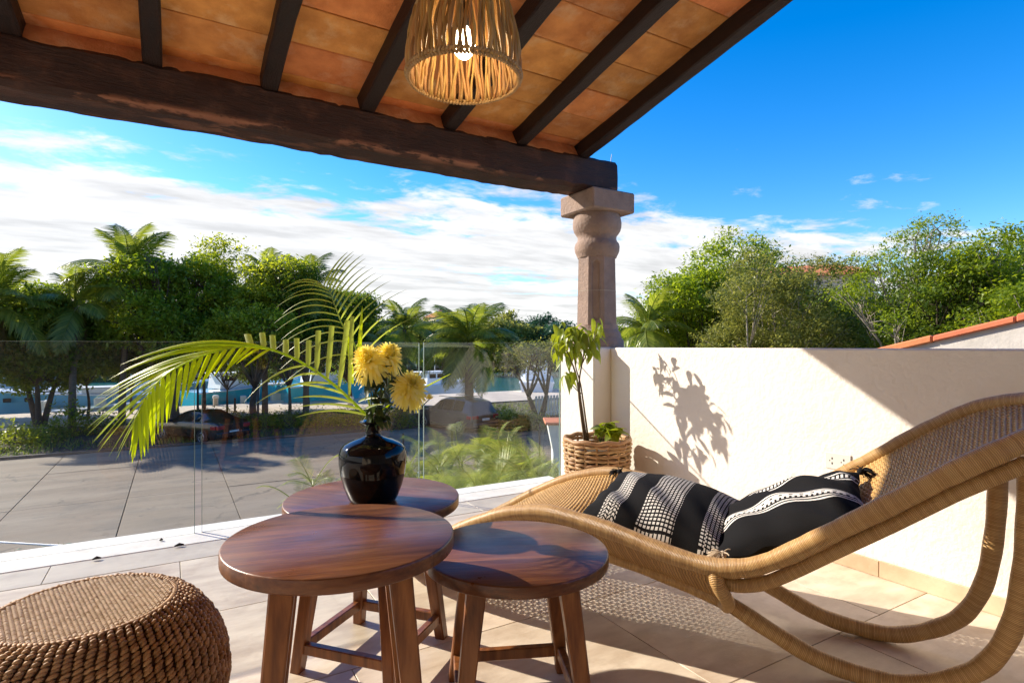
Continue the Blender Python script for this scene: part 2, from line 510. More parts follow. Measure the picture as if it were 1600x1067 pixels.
def pillow_mat(name, kind):
    m, t, b = newmat(name)
    uv = t.new('ShaderNodeUVMap').outputs[0]
    sep = t.new('ShaderNodeSeparateXYZ')
    t.l.new(uv, sep.inputs[0])
    nz = t.noise(uv, 7, 2)
    nz2 = t.noise(t.mapping(uv, (1, 1, 1), (5, 3, 0)), 60, 2)
    u = t.math('ADD', sep.outputs[0], t.math('MULTIPLY', t.math('SUBTRACT', nz, 0.5), 0.006))
    v = t.math('ADD', sep.outputs[1], t.math('MULTIPLY', t.math('SUBTRACT', nz2, 0.5), 0.006))

    def band(a, lo, hi):
        return t.math('MULTIPLY', t.math('GREATER_THAN', a, lo), t.math('LESS_THAN', a, hi))

    def cells(a, n, frac):
        return t.math('LESS_THAN', t.math('FRACT', t.math('MULTIPLY', a, n)), frac)

    def mul(*a):
        r = a[0]
        for x in a[1:]:
            r = t.math('MULTIPLY', r, x)
        return r

    def add(*a):
        r = a[0]
        for x in a[1:]:
            r = t.math('MAXIMUM', r, x)
        return r
    if kind == 1:
        row = t.math('FLOOR', t.math('MULTIPLY', u, 30))
        off = t.math('ADD', v, t.math('MULTIPLY', row, 0.5 / 40))
        g1 = mul(band(u, 0.40, 0.635), cells(u, 38, 0.64), cells(v, 38, 0.60))
        dg = t.math('ADD', v, t.math('MULTIPLY', t.math('PINGPONG', u, 0.03), 0.8))
        g2 = mul(band(u, 0.145, 0.265), cells(dg, 44, 0.58), cells(t.math('ADD', u, 0.005), 42, 0.74))
        g3 = mul(band(u, 0.795, 0.915), cells(off, 40, 0.55), cells(u, 40, 0.7))
        f = add(g1, g2, g3)
    else:
        a = band(v, 0.400, 0.413)
        a2 = band(v, 0.285, 0.298)
        a3 = band(v, 0.255, 0.270)
        wide = mul(band(v, 0.315, 0.39))
        notch = mul(cells(u, 30, 0.5), band(v, 0.315, 0.337))
        notch2 = mul(cells(u, 15, 0.35), band(v, 0.355, 0.370))
        wide = mul(wide, t.math('SUBTRACT', 1.0, notch), t.math('SUBTRACT', 1.0, notch2))
        b1 = band(v, 0.71, 0.725)
        b2 = mul(band(v, 0.745, 0.80), cells(u, 34, 0.6))
        b3 = band(v, 0.82, 0.835)
        f = add(a, a2, a3, wide, b1, b2, b3)
    wv = t.noise(uv, 260, 2)
    white = t.ramp(wv, [(0.3, (0.56, 0.54, 0.50)), (0.7, (0.76, 0.74, 0.70))])
    black = t.ramp(wv, [(0.3, (0.005, 0.005, 0.006)), (0.7, (0.012, 0.012, 0.013))])
    t.put(b.inputs['Base Color'], t.mix(f, black, white))
    b.inputs['Roughness'].default_value = 0.95
    b.inputs['Specular IOR Level'].default_value = 0.15
    b.inputs['Sheen Weight'].default_value = 0.0
    hh = t.math('ADD', t.math('MULTIPLY', f, 0.6), t.math('MULTIPLY', wv, 0.5))
    bp = t.new('ShaderNodeBump')
    bp.inputs['Strength'].default_value = 0.5
    bp.inputs['Distance'].default_value = 0.003
    t.put(bp.inputs['Height'], hh)
    t.l.new(bp.outputs[0], b.inputs['Normal'])


pillow_mat('pillow_grid', 1)
pillow_mat('pillow_stripe', 2)


# ------------------------------------------------------------------ geometry helpers
def W(X, Y, z=0.0):
    """camera-aligned metres (X right, Y ahead) -> world"""
    return Vector((SN * Y + CS * X, CS * Y - SN * X, z))


def PXD(px, py, Y):
    """pixel of the 1600 px photograph at depth Y -> world"""
    return W((px - 800) / 889. * Y, Y, EYE - (py - 541) / 889. * Y)


def PXZ(px, py, z):
    """pixel on the horizontal plane z -> world"""
    return PXD(px, py, (EYE - z) * 889. / (py - 541))


def tag(o, label=None, cat=None, group=None, kind=None):
    if label:
        o['label'] = label
    if cat:
        o['category'] = cat
    if group:
        o['group'] = group
    if kind:
        o['kind'] = kind
    return o


def empty(name, loc, label=None, cat=None, group=None, rz=0.0):
    o = bpy.data.objects.new(name, None)
    o.empty_display_size = 0.1
    COL.objects.link(o)
    o.location = loc
    o.rotation_euler = (0, 0, rz)
    return tag(o, label, cat, group)


def origin_of(o):
    p = Vector((0, 0, 0))
    while o is not None:
        p = p + o.location
        o = o.parent
    return p


class MB:
    """collects verts / faces / uvs, then links ONE mesh object"""
    def __init__(self):
        self.v, self.f, self.uv, self.mi = [], [], [], []

    def face(self, idx, uv=None, m=0):
        self.f.append(tuple(idx))
        self.uv.append(uv)
        self.mi.append(m)

    def quad(self, a, b, c, d, m=0, uv=None):
        n = len(self.v)
        self.v += [tuple(a), tuple(b), tuple(c), tuple(d)]
        self.face((n, n + 1, n + 2, n + 3), uv, m)
        return self

    def box(self, lo, hi, bev=0.0, jit=None, m=0):
        x0, y0, z0 = lo
        x1, y1, z1 = hi
        n = len(self.v)
        if bev <= 0:
            self.v += [(x0, y0, z0), (x1, y0, z0), (x1, y1, z0), (x0, y1, z0), (x0, y0, z1), (x1, y0, z1), (x1, y1, z1), (x0, y1, z1)]
            for q in ((0, 3, 2, 1), (4, 5, 6, 7), (0, 1, 5, 4), (1, 2, 6, 5), (2, 3, 7, 6), (3, 0, 4, 7)):
                self.face([n + i for i in q], None, m)
            return self
        b = bev
        # chamfer: three rings of eight
        rings = []
        for (z, ins) in ((z0, b), (z0 + b, 0), (z1 - b, 0), (z1, b)):
            c = b if ins == 0 else b
            e = ins
            rg = [(x0 + e + c * (e == 0), y0 + e), (x1 - e - c * (e == 0), y0 + e), (x1 - e, y0 + e + c * (e == 0)), (x1 - e, y1 - e - c * (e == 0)),
                  (x1 - e - c * (e == 0), y1 - e), (x0 + e + c * (e == 0), y1 - e), (x0 + e, y1 - e - c * (e == 0)), (x0 + e, y0 + e + c * (e == 0))]
            rings.append([(x, y, z) for x, y in rg])
        for r_ in rings:
            self.v += r_
        for k in range(3):
            for i in range(8):
                j = (i + 1) % 8
                self.face((n + k * 8 + i, n + k * 8 + j, n + k * 8 + 8 + j, n + k * 8 + 8 + i), None, m)
        self.face([n + 7 - i for i in range(8)], None, m)
        self.face([n + 24 + i for i in range(8)], None, m)
        return self

    def tube(self, pts, rad, n=8, caps=True, closed=False, m=0, flat=1.0, up=None):
        pts = [Vector(p) for p in pts]
        k = len(pts)
        if not hasattr(rad, '__len__'):
            rad = [rad] * k
        base = len(self.v)
        L = [0.0]
        for i in range(1, k):
            L.append(L[-1] + (pts[i] - pts[i - 1]).length)
        prev = None
        for i in range(k):
            if closed:
                tg = pts[(i + 1) % k] - pts[i - 1]
            else:
                tg = pts[min(i + 1, k - 1)] - pts[max(i - 1, 0)]
            tg = tg.normalized() if tg.length > 1e-9 else Vector((0, 0, 1))
            if prev is None:
                r_ = Vector(up) if up else (Vector((0, 0, 1)) if abs(tg.z) < 0.9 else Vector((1, 0, 0)))
            else:
                r_ = prev
            a = (r_ - tg * r_.dot(tg)).normalized()
            prev = a
            b = tg.cross(a)
            for j in range(n):
                th = 2 * math.pi * j / n
                self.v.append(tuple(pts[i] + (a * math.cos(th) * flat + b * math.sin(th)) * rad[i]))
        rng = k if closed else k - 1
        Lt = L[-1] + ((pts[0] - pts[-1]).length if closed else 0)
        for i in range(rng):
            i2 = (i + 1) % k
            l0 = L[i]
            l1 = L[i + 1] if i + 1 < k else Lt
            for j in range(n):
                j2 = (j + 1) % n
                self.face((base + i * n + j, base + i * n + j2, base + i2 * n + j2, base + i2 * n + j),
                          [(j / n, l0), ((j + 1) / n, l0), ((j + 1) / n, l1), (j / n, l1)], m)
        if caps and not closed:
            self.face([base + n - 1 - j for j in range(n)], None, m)
            self.face([base + (k - 1) * n + j for j in range(n)], None, m)
        return self

    def lathe(self, prof, n=32, c=(0, 0, 0), rot=0.0, capb=True, capt=True, m=0):
        base = len(self.v)
        k = len(prof)
        for r_, z in prof:
            for j in range(n):
                th = rot + 2 * math.pi * j / n
                self.v.append((c[0] + r_ * math.cos(th), c[1] + r_ * math.sin(th), c[2] + z))
        for i in range(k - 1):
            for j in range(n):
                j2 = (j + 1) % n
                self.face((base + i * n + j, base + i * n + j2, base + (i + 1) * n + j2, base + (i + 1) * n + j),
                          [(j / n, prof[i][1]), ((j + 1) / n, prof[i][1]), ((j + 1) / n, prof[i + 1][1]), (j / n, prof[i + 1][1])], m)
        if capb:
            self.face([base + n - 1 - j for j in range(n)], None, m)
        if capt:
            self.face([base + (k - 1) * n + j for j in range(n)], None, m)
        return self

    def grid(self, fn, nu, nv, closed_u=False, m=0, flip=False):
        base = len(self.v)
        for i in range(nu + 1):
            for j in range(nv + 1):
                self.v.append(tuple(fn(i / nu, j / nv)))
        for i in range(nu):
            for j in range(nv):
                a = base + i * (nv + 1) + j
                q = (a, a + nv + 1, a + nv + 2, a + 1)
                uv = [(i / nu, j / nv), ((i + 1) / nu, j / nv), ((i + 1) / nu, (j + 1) / nv), (i / nu, (j + 1) / nv)]
                if flip:
                    q, uv = q[::-1], uv[::-1]
                self.face(q, uv, m)
        return self

    def prism(self, poly, y0, y1, m=0):
        """poly of (x,z) extruded along y"""
        n = len(self.v)
        k = len(poly)
        self.v += [(x, y0, z) for x, z in poly] + [(x, y1, z) for x, z in poly]
        self.face([n + i for i in range(k)], None, m)
        self.face([n + 2 * k - 1 - i for i in range(k)], None, m)
        for i in range(k):
            j = (i + 1) % k
            self.face((n + i, n + k + i, n + k + j, n + j), None, m)
        return self

    def strip(self, pts, widths, side, m=0, fold=0.0):
        """flat ribbon along pts; side = unit vector or list"""
        n = len(self.v)
        k = len(pts)
        for i, p in enumerate(pts):
            s = side[i] if isinstance(side, list) else side
            p = Vector(p)
            self.v += [tuple(p - s * widths[i]), tuple(p + s * widths[i])]
        for i in range(k - 1):
            self.face((n + 2 * i, n + 2 * i + 1, n + 2 * i + 3, n + 2 * i + 2), None, m)
        return self

    def mesh(self, name, shift=None):
        me = bpy.data.meshes.new(name)
        vs = self.v
        if shift is not None:
            sx, sy, sz = shift
            vs = [(x - sx, y - sy, z - sz) for x, y, z in vs]
        me.from_pydata(vs, [], self.f)
        uvl = me.uv_layers.new(name='UVMap')
        flat = []
        for fc, uv in zip(self.f, self.uv):
            if uv is None:
                flat += [0.0, 0.0] * len(fc)
            else:
                for a in uv:
                    flat += [a[0], a[1]]
        uvl.data.foreach_set('uv', flat)
        if any(self.mi):
            me.polygons.foreach_set('material_index', self.mi)
        return me

    def build(self, name, mat, parent=None, origin=None, smooth=False, local=False):
        """local=True: verts are already in the parent's space"""
        shift = None
        if not local:
            shift = origin_of(parent) if parent is not None else (Vector(origin) if origin is not None else None)
        me = self.mesh(name, shift)
        mats = mat if isinstance(mat, (list, tuple)) else [mat]
        for a in mats:
            me.materials.append(MATS[a])
        if smooth:
            me.polygons.foreach_set('use_smooth', [True] * len(me.polygons))
            if smooth != 'all':
                me.set_sharp_from_angle(angle=R(40))
        me.update()
        o = bpy.data.objects.new(name, me)
        COL.objects.link(o)
        if parent is not None:
            o.parent = parent
        elif origin is not None:
            o.location = origin
        return o


def inst(me, name, loc, parent=None, rot=(0, 0, 0), scale=(1, 1, 1)):
    o = bpy.data.objects.new(name, me)
    COL.objects.link(o)
    o.location = loc
    o.rotation_euler = rot
    o.scale = scale
    if parent is not None:
        o.parent = parent
    return o


def bez(p, n):
    """Catmull-Rom through the points"""
    P = [Vector(a) for a in p]
    P = [P[0] * 2 - P[1]] + P + [P[-1] * 2 - P[-2]]
    out = []
    segs = len(P) - 3
    for i in range(n + 1):
        x = i / n * segs
        k = min(int(x), segs - 1)
        u = x - k
        a, b, c, d = P[k:k + 4]
        out.append(0.5 * ((2 * b) + (c - a) * u + (2 * a - 5 * b + 4 * c - d) * u * u + (3 * b - a - 3 * c + d) * u ** 3))
    return out


def copy_tree(o, parent=None):
    c = o.copy()
    COL.objects.link(c)
    c.parent = parent
    for ch in list(o.children):
        copy_tree(ch, c)
    return c


def np_mesh(name, verts, nper, mat):
    """many separate n-gons from an array (k*nper, 3)"""
    nv = len(verts)
    nf = nv // nper
    me = bpy.data.meshes.new(name)
    me.vertices.add(nv)
    me.vertices.foreach_set('co', np.asarray(verts, dtype=np.float32).ravel())
    me.loops.add(nv)
    me.loops.foreach_set('vertex_index', np.arange(nv, dtype=np.int32))
    me.polygons.add(nf)
    me.polygons.foreach_set('loop_start', np.arange(0, nv, nper, dtype=np.int32))
    me.update(calc_edges=True)
    me.validate()
    me.materials.append(MATS[mat])
    return me


def leaf_quads(pos, rng, size, aspect=0.45, droop=0.25, flatness=0.35):
    n = len(pos)
    d = rng.normal(size=(n, 3))
    d[:, 2] = d[:, 2] * (1 - flatness) - droop
    d /= np.linalg.norm(d, axis=1)[:, None]
    r = rng.normal(size=(n, 3))
    r[:, 2] *= 0.4
    s = np.cross(d, np.cross(d, np.array([0, 0, 1.0]) + r * .5))
    s = np.cross(d, s)
    s /= np.linalg.norm(s, axis=1)[:, None] + 1e-9
    L = size * rng.uniform(0.45, 1.4, n)[:, None]
    w = L * aspect * 0.5
    q = np.empty((n, 4, 3))
    q[:, 0] = pos
    q[:, 1] = pos + d * L * 0.45 + s * w
    q[:, 2] = pos + d * L
    q[:, 3] = pos + d * L * 0.45 - s * w
    return q.reshape(-1, 3)


# ------------------------------------------------------------------ setting: ground, road, dock, water
GZ = -3.3          # street level below the terrace floor
g = MB()
g.quad((-400, -60, GZ - .02), (500, -60, GZ - .02), (500, 47.0, GZ - .02), (-400, 47.0, GZ - .02))
tag(g.build('ground', 'soil'), kind='structure')
g = MB().quad((-900, 47.0, GZ - .75), (1200, 47.0, GZ - .75), (1200, 99.0, GZ - .75), (-900, 99.0, GZ - .75))
tag(g.build('water', 'water'), kind='structure')
g = MB().quad((-1500, 99.0, GZ + .1), (2000, 99.0, GZ + .1), (2000, 2500, GZ + .1), (-1500, 2500, GZ + .1))
g.quad((-1500, 99.0, GZ - 1), (2000, 99.0, GZ - 1), (2000, 99.0, GZ + .1), (-1500, 99.0, GZ + .1))
tag(g.build('far_bank', 'hedge_floor'), kind='structure')

road = MB().box((-60, 15.2, GZ - .30), (80, 28.3, GZ + .02)).build('road', 'joint_dark')
tag(road, kind='structure')
rs_mesh = {}
for k, (v0, v1) in enumerate(((15.2, 19.4), (19.4, 24.4), (24.4, 28.3))):
    b = MB().box((-1.265, -(v1 - v0) / 2 + .010, 0), (1.265, (v1 - v0) / 2 - .010, .05), .006)
    me = b.mesh('road_slab')
    me.materials.append(MATS['concrete_road'])
    for i in range(-10, 16):
        inst(me, 'road_slab', (-1.1 + 1.275 + 2.55 * i, (v0 + v1) / 2, GZ + .012 + random.uniform(-.006, .006)), road,
             (random.uniform(-.0012, .0012), random.uniform(-.002, .002), 0))
kerb = MB().box((-60, 28.3, GZ - .2), (80, 28.52, GZ + .16), .02)
tag(kerb.build('kerb', 'pier_dark'), kind='structure')
dock = MB().box((-200, 38.3, GZ - 1.6), (200, 47.0, GZ + .04)).build('dock', 'joint_dark')
tag(dock, kind='structure')
me = MB().box((-1.985, -4.33, 0), (1.985, 4.33, .06), .008).mesh('dock_slab')
me.materials.append(MATS['dock_concrete'])
for i in range(-16, 22):
    inst(me, 'dock_slab', (i * 4.0, 42.65, GZ + .02), dock)

# ------------------------------------------------------------------ terrace floor
floor = MB().box((-6.0, -3.2, -.30), (2.77, 3.46, -.012)).build('terrace_floor', 'grout')
tag(floor, kind='structure')
VR = [3.217 - .68 * i for i in range(10)]
for r_ in range(9):
    v1, v0 = VR[r_], VR[r_ + 1]
    off = (0.03, 0.72, 0.50, 0.21)[r_ % 4]
    x = off - .94 * 7
    while x < 2.77:
        x0, x1 = max(x, -6.0), min(x + .94, 2.768)
        if x1 - x0 > .05:
            MB().box((x0 + .0016, v0 + .0016, -.012), (x1 - .0016, v1 - .0016, random.uniform(-.0005, .0005)), .0012).build('floor_tile', 'travertine', floor)
        x += .94
x = -6.0
while x < 2.6:
    MB().box((x + .0016, 3.217 + .0016, -.012), (min(x + 1.1, 2.614) - .0016, 3.46 - .001, .0012), .0012).build('border_tile', 'border_stone', floor)
    x += 1.1
ledge = MB().box((-6.0, 3.462, -.34), (2.614, 3.80, .004), .006).build('terrace_ledge', 'ledge_white')
tag(ledge, kind='structure')
lower = MB().box((-6.0, -3.15, GZ - .1), (2.98, 3.55, -.30))
tag(lower.build('lower_storey', 'plaster', origin=(0, 0, GZ)), 'cream rendered lower storey carrying the terrace floor', 'building')

# ------------------------------------------------------------------ side wall with corner pillar
wall = empty('parapet_wall', (2.88, 0, 0), 'low cream plastered terrace wall catching the leaf shadow of the potted plant', 'wall')
MB().box((2.77, -3.2, -.30), (3.0, 3.228, 1.040), .008).build('wall_body', 'plaster', wall)
MB().box((2.615, 3.23, -.34), (3.02, 3.652, 1.043), .010).build('corner_pillar', 'plaster', wall)
v = 3.228
k = 0
while v > -2.6:
    ln = .62
    MB().box((2.757, v - ln + .001, .001), (2.7695, v - .001, .075 + random.uniform(-.001, .001)), .002).build('skirting_tile', 'wall_base', wall)
    v -= ln
op = MB().box((2.764, 1.495, .452), (2.7695, 1.62, .532), .003).build('outlet_plate', 'plastic_white', wall)
ob = MB()
for dy in (-.028, .028):
    for dz in (.012, -.012):
        ob.box((2.7632, 1.557 + dy - .003, .492 + dz - .005), (2.7645, 1.557 + dy + .003, .492 + dz + .005))
    ob.box((2.7632, 1.557 + dy + .010, .489), (2.7645, 1.557 + dy + .014, .495))
ob.build('socket_slots', 'slot_dark', op)

# ------------------------------------------------------------------ stone column on the pillar
def stone_column(cx, cy, label):
    root = empty('stone_column', (cx, cy, 1.04), label, 'column')
    cap = MB().box((-.205, -.205, 1.018), (.205, .205, 1.172), .012)
    cap.v = [(x, y, z if z > 1.1 else z + .0) for x, y, z in cap.v]
    cap.build('capital_slab', 'cantera', root, local=True)
    prof = [(.148, .688), (.154, .703), (.164, .722), (.171, .742), (.173, .772), (.167, .797), (.154, .812), (.148, .828), (.150, .852), (.163, .870), (.178, .893),
            (.186, .923), (.187, .955), (.181, .988), (.173, 1.024)]
    MB().lathe(prof, 40).build('capital_ring', 'cantera', root, smooth=True, local=True)
    # faceted shaft, every second face with a sunk round-ended flute
    bm = bmesh.new()
    zs_, rb, rt = (.170, .692), .160, .149
    A = [math.pi / 8 + i * math.pi / 4 + .06 for i in range(8)]
    lo = [Vector((rb * math.cos(a), rb * math.sin(a), zs_[0])) for a in A]
    hi = [Vector((rt * math.cos(a), rt * math.sin(a), zs_[1])) for a in A]
    for i in range(8):
        c4 = [lo[i], lo[(i + 1) % 8], hi[(i + 1) % 8], hi[i]]
        vs4 = [bm.verts.new(p) for p in c4]
        if i % 2:
            bm.faces.new(vs4)
            continue
        mid = (c4[0] + c4[1] + c4[2] + c4[3]) / 4
        ax = (c4[1] - c4[0]).normalized()
        upv = ((c4[2] + c4[3]) / 2 - (c4[0] + c4[1]) / 2).normalized()
        nr = ax.cross(upv).normalized()
        hw, hh = .034, .195
        st = []
        for q in range(9):
            a = math.pi * q / 8
            st.append((math.cos(a) * hw, hh + math.sin(a) * hw))
        for q in range(9):
            a = math.pi + math.pi * q / 8
            st.append((math.cos(a) * hw, -hh + math.sin(a) * hw))
        r0 = [bm.verts.new(mid + ax * x + upv * y) for x, y in st]
        r1 = [bm.verts.new(mid + ax * x * .72 + upv * (y * .97) - nr * .017) for x, y in st]
        ed = [bm.edges.new((vs4[q], vs4[(q + 1) % 4])) for q in range(4)] + [bm.edges.new((r0[q], r0[(q + 1) % 18])) for q in range(18)]
        bmesh.ops.triangle_fill(bm, use_beauty=True, edges=ed)
        for q in range(18):
            bm.faces.new((r0[q], r0[(q + 1) % 18], r1[(q + 1) % 18], r1[q]))
        bm.faces.new(r1)
    bm.faces.new([bm.verts.new(p) for p in hi])
    bmesh.ops.remove_doubles(bm, verts=bm.verts, dist=.0005)
    bmesh.ops.recalc_face_normals(bm, faces=bm.faces)
    me = bpy.data.meshes.new('shaft')
    bm.to_mesh(me)
    bm.free()
    me.materials.append(MATS['cantera'])
    inst(me, 'shaft', (0, 0, 0), root)
    MB().tube([((.153) * math.cos(a), (.153) * math.sin(a), .43) for a in A], .0035, 5, closed=True).build('shaft_joint', 'grout', root, local=True)
    MB().lathe([(.205, -.004), (.205, .05), (.196, .062), (.186, .075), (.182, .10), (.176, .118), (.164, .13), (.160, .150), (.158, .174)], 40).build(
        'column_base', 'cantera', root, smooth=True, local=True)
    return root


stone_column(2.815, 3.44, 'carved pink stone column with square capital at the corner of the terrace')

# ------------------------------------------------------------------ tiled roof on beam and rafters
SL = 0.2


def zt(v):                       # underside of the ceiling tiles
    return 2.587 + SL * (3.045 - v)


roof = empty('tiled_roof', (2.8, 3.43, 2.2), 'terracotta tiled terrace roof on dark wooden rafters and a hewn beam', 'roof')


def hewn(mb, path_x, y0, y1, zb0, zt0, seed, amp):
    rnd = random.Random(seed)
    n = len(path_x)
    base = len(mb.v)
    ring = 12
    for i, x in enumerate(path_x):
        j = lambda a=1.0: rnd.uniform(-amp, amp) * a
        w1 = math.sin(x * 2.1 + 1) * .006 + math.sin(x * 5.3) * .003
        c = .022 + rnd.uniform(0, .012)
        yc = (y0 + y1) / 2
        zc = (zb0 + zt0) / 2
        pts = [(y0 + c, zb0), (yc, zb0 + j(.4)), (y1 - c, zb0), (y1, zb0 + c), (y1, zc), (y1, zt0 - c), (y1 - c, zt0), (yc, zt0), (y0 + c, zt0), (y0, zt0 - c), (y0, zc), (y0, zb0 + c)]
        for (y, z) in pts:
            mb.v.append((x, y + j(), z + j() + (w1 if z < zc else w1 * .6)))
    for i in range(n - 1):
        for k2 in range(ring):
            k3 = (k2 + 1) % ring
            mb.face((base + i * ring + k2, base + i * ring + k3, base + (i + 1) * ring + k3, base + (i + 1) * ring + k2))
    mb.face([base + k2 for k2 in range(ring)][::-1])
    mb.face([base + (n - 1) * ring + k2 for k2 in range(ring)])
    return mb


xs = [-6.0 + i * .055 for i in range(int(8.9 / .055) + 1)]
xs[-1] = 2.90
hewn(MB(), xs, 3.30, 3.565, 2.205, 2.445, 3, .0030).build('beam', 'beam_wood', roof, smooth=True)
RC = [2.59 - .5355 * i for i in range(17)]
for i, u in enumerate(RC):
    rnd = random.Random(20 + i)
    b = MB()
    n0 = len(b.v)
    vs = [3.60 - .12 * q for q in range(51)]
    hw = .042 + rnd.uniform(-.002, .002)
    for v in vs:
        z1 = zt(v) + .004
        z0 = z1 - .106
        j = lambda: rnd.uniform(-.0025, .0025)
        b.v += [(u - hw + j(), v, z1), (u - hw + j(), v, z0 + .008), (u - hw + .008, v, z0 + j()), (u + hw - .008, v, z0 + j()), (u + hw + j(), v, z0 + .008), (u + hw + j(), v, z1)]
    for q in range(len(vs) - 1):
        for k2 in range(6):
            b.face((n0 + q * 6 + k2, n0 + q * 6 + (k2 + 1) % 6, n0 + q * 6 + 6 + (k2 + 1) % 6, n0 + q * 6 + 6 + k2))
    b.face([n0 + k2 for k2 in range(6)])
    b.face([n0 + (len(vs) - 1) * 6 + k2 for k2 in range(6)][::-1])
    b.build('rafter', 'rafter_wood', roof)

# ceiling tiles: one row every 0.258 m, one bay between two rafters
tl = .258 * math.sqrt(1 + SL * SL)
tme = []
for q in range(4):
    rnd = random.Random(q)
    b = MB().box((-.2665, -tl / 2 + .0022, 0), (.2665, tl / 2 - .0022, .022), .0035)
    b.v = [(x, y, z + rnd.uniform(-.0012, .0012)) for x, y, z in b.v]
    me = b.mesh('ceiling_tile')
    me.materials.append(MATS['terracotta'])
    tme.append(me)
o0 = origin_of(roof)
for bay in range(0, 9):
    uc = RC[0] - .5355 * (bay + .5)
    for row in range(12):
        v = 3.174 + .258 - .258 * row
        inst(tme[(bay * 5 + row * 3) % 4], 'ceiling_tile', Vector((uc, v, zt(v) + random.uniform(.001, .006))) - o0, roof,
             (-math.atan(SL) + random.uniform(-.004, .004), random.uniform(-.004, .004), 0))
for row in range(12):            # verge tiles beyond the last rafter
    v = 3.174 + .258 - .258 * row
    b = MB().box((2.593, v - .126, 0), (2.700 + random.uniform(-.014, .012), v + .126, .024), .004)
    b.v = [(x, y, z + zt(y) + .003) for x, y, z in b.v]
    b.build('verge_tile', 'terracotta', roof)
b = MB()
for bay in range(0, 16):
    uc = RC[0] - .5355 * (bay + .5)
    for row in range(25):
        if bay < 9 and row < 12:
            continue
        v = 3.174 + .258 - .258 * row
        n0 = len(b.v)
        b.box((uc - .2665, v - .1268, .001), (uc + .2665, v + .1268, .022))
        b.v[n0:] = [(x, y, z + zt(y)) for x, y, z in b.v[n0:]]
tag(b.build('ceiling_tile_field', 'terracotta', roof), kind='stuff')
b = MB()                          # screed and verge above the tiles
n0 = len(b.v)
rnd = random.Random(9)
q = 0
vs = [3.62 - .06 * i for i in range(104)]
for v in vs:
    e = rnd.uniform(-.010, .014)
    b.v += [(-6.05, v, zt(v) + .026), (2.715 + e, v, zt(v) + .026 + rnd.uniform(-.004, .003)), (2.725 + e * .6, v, zt(v) + .085), (-6.05, v, zt(v) + .085)]
for q in range(len(vs) - 1):
    for k2 in range(4):
        b.face((n0 + q * 4 + k2, n0 + q * 4 + (k2 + 1) % 4, n0 + q * 4 + 4 + (k2 + 1) % 4, n0 + q * 4 + 4 + k2))
b.face([n0 + k2 for k2 in range(4)])
b.face([n0 + (len(vs) - 1) * 4 + k2 for k2 in range(4)][::-1])
b.build('screed', 'rafter_edge', roof)
for bay in range(0, 16):          # mortar bedding between the rafters on top of the beam
    u1 = RC[bay] - .042
    u0 = RC[bay] - .5355 + .042
    rnd = random.Random(60 + bay)
    b = MB()
    n0 = len(b.v)
    m_ = 12
    for i in range(m_):
        x = u0 - .004 + (u1 - u0 + .008) * i / (m_ - 1)
        e = rnd.uniform(-.006, .006)
        b.v += [(x, 3.318 + e, 2.425 + rnd.uniform(-.006, .008)), (x, 3.345 + e, 2.475 + e), (x, 3.375 + e, zt(3.375) + .006), (x, 3.50, zt(3.5) + .006), (x, 3.50, 2.42)]
    for i in range(m_ - 1):
        for k2 in range(5):
            b.face((n0 + i * 5 + k2, n0 + i * 5 + (k2 + 1) % 5, n0 + i * 5 + 5 + (k2 + 1) % 5, n0 + i * 5 + 5 + k2))
    b.face([n0 + k2 for k2 in range(5)])
    b.face([n0 + (m_ - 1) * 5 + k2 for k2 in range(5)][::-1])
    b.build('mortar_bed', 'mortar_red', roof, smooth=True)
MB().tube([(2.86, 3.33, 2.43), (2.862, 3.33, 2.475), (2.87, 3.33, 2.51)], .0025, 5).build('nail', 'black_metal', roof)

# the house behind the terrace, seen only in the glass
house = empty('house_wall', (0, -3.2, 0), 'cream rendered house wall with a wide doorway behind the terrace', 'wall')
MB().box((-6.0, -3.42, -.3), (-3.2, -3.2, 3.80)).build('wall_panel', 'house_cream', house)
MB().box((.6, -3.42, -.3), (3.0, -3.2, 3.80)).build('wall_panel', 'house_cream', house)
MB().box((-3.2, -3.42, 2.2), (.6, -3.2, 3.80)).build('lintel_panel', 'house_cream', house)
for x in (-3.2, -1.32, .54):
    MB().box((x, -3.34, 0), (x + .06, -3.28, 2.2)).build('door_stile', 'rafter_wood', house)
MB().box((-6, -7.2, -.3), (3.0, -7.0, 3.8)).build('room_wall', 'house_cream', house)
MB().box((-6, -7.0, -.3), (3.0, -3.42, -.01)).build('room_floor', 'travertine', house)
MB().box((-6, -7.0, 3.8), (3.0, -2.45, 3.9)).build('room_ceiling', 'house_cream', house)

# ------------------------------------------------------------------ glass balustrade
bal = empty('glass_balustrade', (1.0, 3.65, 0), 'frameless clear glass balustrade along the terrace edge', 'balustrade')
for (u0, u1) in ((-2.60, -1.25), (-1.22, .105), (.140, 1.440), (1.473, 2.612)):
    p = MB().box((u0 + .002, 3.645, .004), (u1 - .002, 3.657, 1.074)).build('glass_pane', 'pane_glass', bal)
    e = MB()
    e.box((u0 - .001, 3.644, .004), (u0 + .002, 3.658, 1.0745))
    e.box((u1 - .002, 3.644, .004), (u1 + .001, 3.658, 1.0745))
    e.box((u0 - .001, 3.644, 1.0745), (u1 + .001, 3.658, 1.0765))
    e.build('polished_edge', 'pane_edge', p)


